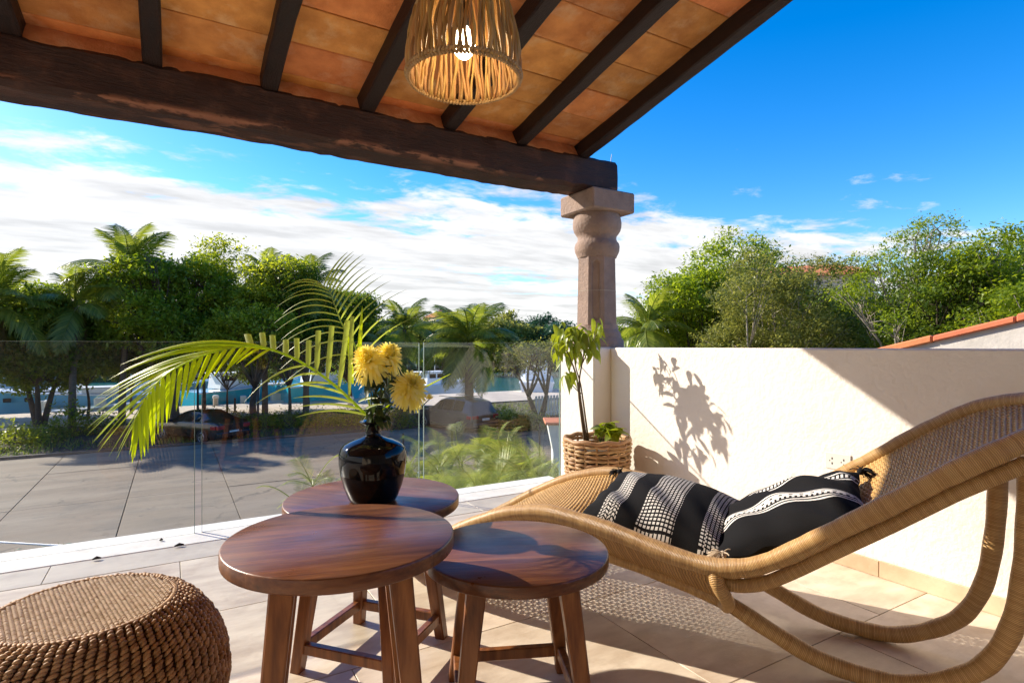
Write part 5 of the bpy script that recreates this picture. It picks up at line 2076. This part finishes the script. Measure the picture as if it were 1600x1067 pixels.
def heading(hx, hy):
    d = W(hx, hy) - W(0, 0)
    return math.atan2(d.y, d.x)


sed = [(0, .62, .63, .62, .45, .26), (.12, .70, .71, .80, .60, .22), (.6, .80, .82, .88, .66, .20), (1.25, .90, .93, .90, .62, .19), (1.95, .93, 1.33, .90, .60, .19), (2.35, .94, 1.43, .90, .60, .19),
       (3.05, .95, 1.42, .90, .60, .19), (3.45, .96, 1.32, .90, .59, .19), (4.05, .98, 1.02, .89, .66, .20), (4.5, .98, 1.0, .86, .66, .24), (4.66, .88, .89, .78, .62, .34)]
car(gp(313, 26.6), heading(-.896, .443), 'black sedan parked at the verge beside the thick tree trunk', 'car_black', sed, 1.43, 4.66, .90, .32, (.92, 3.68), [(4, 5), (5, 6), (6, 7)], (3, 4), (7, 8), False)
suv = [(0, .72, .73, .66, .5, .32), (.14, .86, .88, .84, .62, .28), (.7, .98, 1.0, .92, .68, .25), (1.25, 1.04, 1.07, .94, .66, .24), (1.95, 1.06, 1.58, .94, .64, .24), (2.4, 1.07, 1.70, .94, .64, .24),
       (3.2, 1.08, 1.72, .94, .64, .24), (4.0, 1.10, 1.68, .93, .63, .25), (4.45, 1.10, 1.58, .92, .62, .27), (4.68, 1.06, 1.12, .90, .66, .32), (4.76, .90, .92, .86, .66, .40)]
car(gp(711, 30), heading(-.716, .698), 'dark grey sport utility car with roof rails parked under the leaning palm', 'car_grey', suv, 1.72, 4.76, .94, .37, (.95, 3.80), [(4, 5), (5, 6), (6, 7)], (3, 4), (8, 9), True)


# ------------------------------------------------------------------ boats
def boat(pos, head, L, beam, fb, label, hullm, deckm, kind):
    root = empty('moored_boat', pos, label, 'boat', rz=head)
    b = MB()
    N = 16
    rings = []
    for i in range(N + 1):
        t_ = i / N
        x = -L / 2 + L * t_
        w = beam / 2 * (1 - max(0, (t_ - .45) / .55) ** 2.3)
        sh = fb * (.85 + .45 * t_ ** 1.6)
        fl = .80 - .25 * t_
        rings.append([(x + .35 * t_ ** 4, 0, -.25 + .12 * t_ ** 3), (x + .2 * t_ ** 4, -w * fl, .02), (x + .5 * t_ ** 4, -w, sh), (x + .5 * t_ ** 4, -w * .90, sh + .05), (x + .5 * t_ ** 4, 0, sh + .05 + .10 * t_),
                      (x + .5 * t_ ** 4, w * .90, sh + .05), (x + .5 * t_ ** 4, w, sh), (x + .2 * t_ ** 4, w * fl, .02)])
    for r_ in rings:
        b.v += r_
    for i in range(N):
        for j in range(8):
            b.face((i * 8 + j, (i + 1) * 8 + j, (i + 1) * 8 + (j + 1) % 8, i * 8 + (j + 1) % 8), None, 1 if j in (2, 3, 4, 5) else 0)
    b.face(range(8), None, 0)
    b.build('hull', [hullm, deckm], root, smooth=True, local=True)
    MB().tube([(rings[i][2][0], rings[i][2][1] - .02, rings[i][2][2]) for i in range(N + 1)] + [(rings[i][6][0], rings[i][6][1] + .02, rings[i][6][2]) for i in range(N, -1, -1)], .05, 6).build('rub_rail', 'white_paint', root, local=True)
    d0 = fb * .95
    if kind == 'speed':
        c = MB()
        c.grid(lambda u, v: (-L * .12 + L * .34 * u, (v - .5) * beam * .72 * (1 - .4 * u), d0 + .10 + .55 * math.sin(math.pi * (v * .86 + .07)) ** .5 * (1 - u) ** .7), 8, 10)
        c.build('cabin_top', deckm, root, smooth='all', local=True)
        s = MB()
        s.grid(lambda u, v: (-L * .12 + .55 * u, (v - .5) * beam * .78, d0 + 1.15 - .55 * u - .15 * (2 * v - 1) ** 2), 3, 8)
        s.build('windscreen', 'screen_glass', root, smooth='all', local=True)
        for x in (.10, .20):
            for sg in (-1, 1):
                MB().box((L * x - .22, sg * beam * .47 - .05, fb * .72), (L * x + .22, sg * beam * .47 + .05, fb * .88), .03).build('porthole', 'car_glass', root, local=True)
        MB().box((-L * .42, -beam * .36, d0), (-L * .15, beam * .36, d0 + .42), .06).build('cockpit_seat', 'white_paint', root, local=True)
    if kind in ('cruiser', 'big'):
        k = 1.25 if kind == 'big' else 1.0
        cb = MB()
        prof = [(-L * .30, d0), (L * .16, d0), (L * .10, d0 + .55 * k), (L * .02, d0 + 1.15 * k), (-L * .28, d0 + 1.15 * k)]
        cb.prism(prof, -beam * .34, beam * .34)
        cb.build('wheelhouse', 'hull_white', root, local=True)
        for sg in (-1, 1):
            for (xa, xb) in ((-.26, -.17), (-.15, -.06), (-.04, .05)):
                MB().box((L * xa, sg * beam * .345 - .012, d0 + .62 * k), (L * xb, sg * beam * .345 + .012, d0 + 1.02 * k), .008).build('cabin_window', 'car_glass', root, local=True)
        MB().box((-L * .34, -beam * .38, d0 + 1.15 * k), (L * .05, beam * .38, d0 + 1.23 * k), .03).build('roof', 'white_paint', root, local=True)
        if kind == 'big':
            MB().box((-L * .30, -beam * .3, d0 + 1.9 * k), (L * .0, beam * .3, d0 + 1.96 * k), .02).build('hard_top', 'canvas_teal', root, local=True)
            for sx in (-.29, -.01):
                for sg in (-1, 1):
                    MB().tube([(L * sx, sg * beam * .28, d0 + 1.2 * k), (L * sx, sg * beam * .28, d0 + 1.92 * k)], .03, 5).build('post', 'white_paint', root, local=True)
        for sg in (-1, 1):
            pts = [(rings[i][6][0], sg * abs(rings[i][6][1]) * .93, rings[i][6][2] + .55) for i in range(8, 16)]
            MB().tube(pts, .02, 5).build('bow_rail', 'chrome', root, local=True)
            for i in range(8, 16, 2):
                p = rings[i][6]
                MB().tube([(p[0], sg * abs(p[1]) * .93, p[2]), (p[0], sg * abs(p[1]) * .93, p[2] + .55)], .015, 4).build('rail_post', 'chrome', root, local=True)
        MB().tube([(-L * .1, 0, d0 + 1.2), (-L * .1, 0, d0 + 2.6 * k)], .025, 5).build('aerial', 'white_paint', root, local=True)
    if kind == 'canopy':
        for sx in (-.25, .12):
            for sg in (-1, 1):
                MB().tube([(L * sx, sg * beam * .38, d0), (L * (sx * .9), sg * beam * .34, d0 + 1.35)], .03, 5).build('post', 'white_paint', root, local=True)
        MB().box((-L * .33, -beam * .46, d0 + 1.34), (L * .18, beam * .46, d0 + 1.44), .03).build('canopy', 'white_paint', root, local=True)
        MB().box((-.4, -.35, d0 - .1), (.3, .35, d0 + .65), .05).build('console', 'white_paint', root, local=True)
        MB().grid(lambda u, v: (.3 + .25 * (1 - u), (v - .5) * .7, d0 + .6 + .4 * u), 2, 4).build('windscreen', 'screen_glass', root, local=True)
        MB().box((-L * .5 - .3, -.2, fb * .3), (-L * .5 + .1, .2, fb + .55), .06).build('outboard', 'white_paint', root, local=True)
    return root


WZ = GZ - .72


def wp(px, Y):
    p = gp(px, Y)
    p.z = WZ
    return p


HU = heading(-CS, -SN) + math.pi      # along the dock
boat(wp(88, 41), HU + math.pi - .10, 11.5, 3.4, 1.75, 'white and blue speedboat with a raked windscreen at the dock', 'hull_blue', 'hull_white', 'speed')
boat(wp(262, 49), HU + .05, 9.5, 3.0, 1.75, 'grey hulled motorboat with bow rail moored behind the thick trunk', 'hull_grey', 'hull_grey', 'cruiser')
boat(wp(388, 46), HU + .35, 9.0, 3.2, 1.9, 'teal motor cruiser with a matching wheelhouse and bow rail', 'hull_teal', 'hull_blue', 'cruiser')
boat(wp(158, 40), HU + .02, 6.2, 2.3, .85, 'open white boat with a flat canopy beside the speedboat', 'hull_white', 'hull_white', 'canopy')
boat(wp(432, 44.5), HU + .10, 4.6, 2.0, .8, 'small white canopy boat in front of the teal cruiser', 'hull_white', 'hull_white', 'canopy')
boat(wp(528, 47), HU + .15, 9.0, 3.4, 2.3, 'large turquoise boat seen behind the flower stems', 'hull_teal', 'hull_teal', 'big')
boat(wp(838, 58), HU + 1.0, 9.5, 3.2, 1.9, 'white yacht with teal hard top past the crooked tree', 'hull_white', 'hull_white', 'big')
boat(wp(690, 56), HU + .2, 8.0, 2.9, 1.5, 'white cruiser moored behind the leaning palm', 'hull_white', 'hull_white', 'cruiser')
boat(wp(20, 62), HU + .1, 11.0, 3.4, 1.8, 'white cruiser moored beyond the blue speedboat', 'hull_white', 'hull_white', 'cruiser')

# ------------------------------------------------------------------ dock and street furniture
for (px, Y, lb) in ((75, 37.2, 'short white dock bollard beside the forked tree'), (337, 41.0, 'white dock bollard next to the street lamp'), (548, 40.0, 'white dock bollard below the turquoise boat')):
    p = gp(px, Y)
    p.z = GZ + .08
    r_ = empty('dock_bollard', p, lb, 'bollard')
    MB().lathe([(.17, 0), (.17, .50), (.15, .56)], 14).build('post', 'dock_concrete', r_, smooth=True, local=True)
    MB().lathe([(.21, .54), (.22, .58), (.20, .72), (.12, .76)], 14).build('cap', 'white_paint', r_, smooth=True, local=True)
sl_ = empty('street_lamp', gp(309, 33.5), 'black street lamp with a round milky globe behind the sedan', 'street lamp')
MB().lathe([(.16, 0), (.15, .25), (.07, .35), (.055, 2.35), (.09, 2.42), (.10, 2.5)], 14).build('post', 'black_metal', sl_, smooth=True, local=True)
MB().lathe([(.07, 2.5), (.17, 2.58), (.21, 2.72), (.17, 2.87), (.05, 2.95)], 18).build('globe', 'globe_milk', sl_, smooth='all', local=True)
for (px, Y, h, lb) in ((367, 36.5, 1.0, 'short dark mooring post on the dock behind the sedan'), (403, 30.6, 2.2, 'dark upright pole rising from the low hedge')):
    MB_ = MB().lathe([(.07, 0), (.065, h * .5), (.06, h), (.03, h + .04)], 10)
    o = MB_.build('mooring_post', 'pier_dark', None, smooth=True, local=True)
    o.location = gp(px, Y)
    tag(o, lb, 'post')
# white picket fence by the crooked tree
pf = empty('picket_fence', gp(866, 35), 'low white fence beside the crooked tree at the water', 'fence', rz=0)
for i in range(14):
    MB().box((-1.4 + i * .22, -.02, .0), (-1.25 + i * .22, .02, 1.35), .01).build('picket', 'white_paint', pf, local=True)
for z in (.3, 1.1):
    MB().box((-1.45, .021, z), (1.8, .05, z + .09)).build('rail', 'white_paint', pf, local=True)


# ------------------------------------------------------------------ verge planting
def shrub(pos, rx, h, label, leaf, seed, n=900, size=.16, group=None, name='shrub'):
    rng = np.random.default_rng(seed)
    d = rng.normal(size=(n, 3))
    d /= np.linalg.norm(d, axis=1)[:, None]
    d[:, 2] = np.abs(d[:, 2])
    lump = 1 + .25 * np.sin(d[:, 0] * 5 + seed) * np.sin(d[:, 1] * 6 + seed * 2) + .12 * rng.normal(size=n)
    p = d * np.array([rx, rx, h]) * (rng.uniform(.35, 1, n) ** .5 * lump)[:, None]
    me = np_mesh('foliage', leaf_quads(p, rng, size, .4), 4, leaf)
    root = empty(name, pos, label, 'shrub', group)
    inst(me, 'foliage', (0, 0, 0), root)
    b = MB()
    rr = random.Random(seed)
    for k in range(6):
        a = rr.uniform(0, 6.28)
        b.tube([(0, 0, -.05), (.3 * rx * math.cos(a), .3 * rx * math.sin(a), h * .4), (.6 * rx * math.cos(a), .6 * rx * math.sin(a), h * .75)], [.025, .016, .006], 4)
    b.build('stems', 'bark', root, local=True)
    return root


VG = 'shrubs along the verge'
shrub(gp(20, 24.8), 1.5, 1.05, 'bright glossy shrub at the foot of the forked tree', 'leaf_yellow', 301, 1600, .17, VG)
shrub(gp(75, 26.5), 1.0, .8, 'low dark shrub next to the bright glossy shrub', 'leaf_dark', 302, 900, .16, VG)
shrub(gp(112, 28.2), 1.0, 1.6, 'upright spiky shrub with narrow leaves on the verge', 'leaf_mid', 303, 900, .2, VG)
shrub(gp(165, 28.6), 1.1, 1.1, 'dark shrub hidden behind the hanging frond tip', 'leaf_dark', 304, 900, .18, VG)
shrub(gp(345, 32), 1.5, .9, 'low hedge plant beyond the roof of the sedan', 'leaf_dark', 305, 1100, .16, VG)
shrub(gp(388, 31), 1.3, .85, 'clipped dark hedge plant between the sedan and the dark pole', 'leaf_dark', 306, 1100, .14, VG)
shrub(gp(420, 30.5), 1.2, .8, 'clipped brighter green hedge plant beside the dark pole', 'leaf_mid', 307, 1100, .14, VG)
shrub(gp(452, 31), 1.2, 1.0, 'hedge plant with a bare stem below the canopy boat', 'leaf_dark', 308, 1100, .14, VG)
shrub(gp(492, 31.5), 1.3, .9, 'green hedge plant between the canopy boat and the turquoise boat', 'leaf_mid', 309, 1100, .14, VG)
shrub(gp(545, 32), 1.3, 1.0, 'leafy hedge plant behind the flower stems', 'leaf_mid', 310, 1100, .15, VG)
shrub(gp(615, 30), 1.2, 1.5, 'dark purple-leaved bush in front of the grey car', 'leaf_dark', 311, 1100, .17, VG)
shrub(gp(800, 29.5), 1.3, 1.1, 'olive spiky shrub behind the rear of the grey car', 'leaf_olive', 312, 1200, .26, VG)
shrub(gp(838, 29.8), 1.0, .8, 'low green shrub at the foot of the crooked tree', 'leaf_olive', 313, 900, .24, VG)
shrub(gp(768, 31), .9, .8, 'small grey-green shrub between grey car and crooked tree', 'leaf_olive', 314, 800, .22, VG)
rng = np.random.default_rng(5)
n = 15000
xx = rng.uniform(-16, 28, n)
yy = 28.6 + rng.uniform(0, 1, n) ** 1.2 * 8.5
keep = (np.sin(xx * .7) + np.sin(yy * 1.1 + xx * .3) + rng.normal(size=n) * .7) > -.3
pts = np.c_[xx, yy, np.full(n, GZ)][keep]
q = leaf_quads(pts, rng, .26, .16, droop=-1.1)
me = np_mesh('grass', q, 4, 'grass')
tag(inst(me, 'verge_grass', (0, 0, 0)), 'patchy grass along the far verge of the road', 'grass', kind='stuff')
n = 5200
xx = rng.uniform(-9, 8, n)
yy = 15.15 - np.abs(rng.normal(size=n)) * .42 + .12 * np.sin(xx * 2.1)
pts = np.c_[xx, yy, np.full(n, GZ)]
me = np_mesh('weeds', leaf_quads(pts, rng, .17, .2, droop=-.9), 4, 'grass')
tag(inst(me, 'edge_weeds', (0, 0, 0)), 'weeds along the near edge of the road', 'weeds', kind='stuff')

# ------------------------------------------------------------------ front garden right below the glass
AF = [frond_mesh('frond', 1.35, 'areca', 11, 1.15, .70, 30, .42, .0105, 1.0, .16), frond_mesh('frond', 1.35, 'areca', 12, 1.6, .85, 30, .42, .0105, 1.0, .16), frond_mesh('frond', 1.35, 'areca', 13, .75, .75, 30, .42, .0105, 1.0, .16)]


def areca(px, py, Y, label, seed, nf=24, sc=1.0):
    """clump whose tops reach pixel row py"""
    rr = random.Random(seed)
    base = gp(px, Y)
    top = EYE - (py - 541) / 889. * Y - GZ
    root = empty('areca_palm', base, label, 'palm', 'areca palms below the glass')
    ns = 10
    for k in range(ns):
        a = 2 * math.pi * k / ns + rr.uniform(-.3, .3)
        r_ = rr.uniform(.05, .42)
        h = max(.3, top - .42 * sc - rr.uniform(0, .75))
        tp = Vector((r_ * math.cos(a) * 1.5, r_ * math.sin(a) * 1.5, h))
        MB().tube([(r_ * .4 * math.cos(a), r_ * .4 * math.sin(a), -.05), tuple(tp * .5 + Vector((0, 0, 0))), tuple(tp)], [.03, .025, .018], 6).build('cane', 'stem_green', root, local=True)
        for q in range(nf // ns + 5):
            inst(AF[(k + q) % 3], 'frond', tp, root, (rr.uniform(-.5, .5), rr.uniform(-.55, .45), rr.uniform(0, 6.28)), (sc * rr.uniform(.34, .58),) * 3)
    return root


areca(735, 722, 7.4, 'feathery areca palm beside the dark rounded pier', 71)
areca(790, 715, 7.0, 'thick areca palm clump in the middle of the front garden', 72, 30)
areca(842, 708, 7.6, 'areca palm beside the white planter', 73, 30)
areca(655, 694, 9.0, 'thin areca palm behind the rim of the vase table', 74, 14)
areca(752, 684, 10.2, 'tallest areca palm reaching in front of the grey car', 75, 12)
areca(522, 725, 8.6, 'small areca palm peeping out beside the black vase', 76, 14, .8)
areca(700, 742, 6.6, 'low areca palm behind the vase table', 77, 20, .9)
areca(815, 725, 6.2, 'low areca palm close below the glass', 78, 24, .9)
form = empty('dark_form', gp(683, 12.0), 'dark rounded garden pier among the areca palms', 'form')  # unidentified dark shape, built as an upright block with a rounded top
h = EYE - (706 - 541) / 889. * 12.0 - GZ
b = MB()
poly = [(-.30, 0), (.30, 0), (.30, h - .22), (.24, h - .08), (.12, h - .01), (-.02, h), (-.16, h - .05), (-.26, h - .16), (-.30, h - .30)]
b.prism(poly, -.28, .28)
b.build('form_body', 'pier_dark', form, local=True)
MB().lathe([(.02, 0), (.075, .03), (.085, .09), (.05, .15), (.01, .17)], 14, c=(-.37, -.2, h - .55)).build('round_light', 'globe_milk', form, smooth='all', local=True)
MB().tube([(-.36, -.2, h - .55), (-.30, -.2, h - .62), (-.28, -.1, h - .62)], .02, 6).build('light_bracket', 'black_metal', form, local=True)
form.rotation_euler = (0, 0, -YAW)
# wire mesh fence at the garden edge
wf = empty('wire_fence', gp(760, 14.0), 'thin wire mesh fence at the near edge of the road', 'fence')
A_, B_ = gp(630, 13.2), gp(905, 15.2)
zt0 = EYE - (672 - 541) / 889. * 14 - GZ
mb = MB()
L = (B_ - A_).length
for k in range(int(L / .16) + 1):
    p = A_.lerp(B_, k * .16 / L)
    mb.tube([p, p + Vector((0, 0, zt0))], .0035, 3, caps=False)
for k in range(int(zt0 / .16) + 1):
    z = Vector((0, 0, k * .16))
    mb.tube([A_ + z, B_ + z], .0035, 3, caps=False)
tag(mb.build('wire_mesh', 'black_metal', wf), kind='stuff')
for k in range(5):
    p = A_.lerp(B_, k / 4)
    MB().tube([p - Vector((0, 0, .05)), p + Vector((0, 0, zt0 + .05))], .022, 6).build('fence_post', 'black_metal', wf)
# planter box with terracotta rim
pn = empty('planter_box', gp(885, 10.5), 'pale planter box with a flared terracotta rim beside the terrace pillar', 'planter', rz=-YAW)
zb = EYE - (703 - 541) / 889. * 10.5 - GZ
zt1 = EYE - (660 - 541) / 889. * 10.5 - GZ
b = MB()
b.v += [(-.26, -.24, 0), (.8, -.24, 0), (.8, .3, 0), (-.26, .3, 0), (-.26, -.24, zb), (.8, -.24, zb), (.8, .3, zb), (-.26, .3, zb), (-.36, -.3, zt1), (.9, -.3, zt1), (.9, .36, zt1), (-.36, .36, zt1)]
for q in ((0, 1, 5, 4), (1, 2, 6, 5), (2, 3, 7, 6), (3, 0, 4, 7), (4, 5, 9, 8), (5, 6, 10, 9), (6, 7, 11, 10), (7, 4, 8, 11), (8, 9, 10, 11), (3, 2, 1, 0)):
    b.face(q)
b.build('planter_body', 'planter_white', pn, local=True)
MB().box((-.41, -.35, zt1 - .002), (.95, .41, zt1 + .045), .012).build('planter_rim', 'coping', pn, local=True)
# white pipe and green netting lying on the verge
p0, p1 = PXZ(-30, 845, GZ + .3), PXZ(192, 855, GZ + .3)
o = MB().tube([p0, p0.lerp(p1, .5) - Vector((0, 0, .02)), p1], .022, 8)
for t_ in (.02, .5, .98):
    p = p0.lerp(p1, t_)
    o.tube([p, Vector((p.x, p.y, GZ - .02))], .018, 6)
tag(o.build('white_pipe_rail', 'white_paint', None, origin=Vector((p0.x, p0.y, GZ))), 'low white pipe rail at the near road edge', 'rail')
b = MB()
p0, p1 = PXZ(-20, 868, GZ), PXZ(170, 846, GZ)
for i in range(24):
    a, c = p0.lerp(p1, i / 24), p0.lerp(p1, (i + 1) / 24)
    wv0, wv1 = .05 + .03 * math.sin(i * 1.3), .05 + .03 * math.sin((i + 1) * 1.3)
    s = Vector((0, .14, 0))
    b.quad(a - s + EZ * .01, c - s + EZ * .01, c + EZ * wv1, a + EZ * wv0)
    b.quad(a + EZ * wv0, c + EZ * wv1, c + s + EZ * .01, a + s + EZ * .01)
tag(b.build('green_netting', 'net_green', None, origin=p0), 'strip of green netting lying along the near road edge', 'netting')
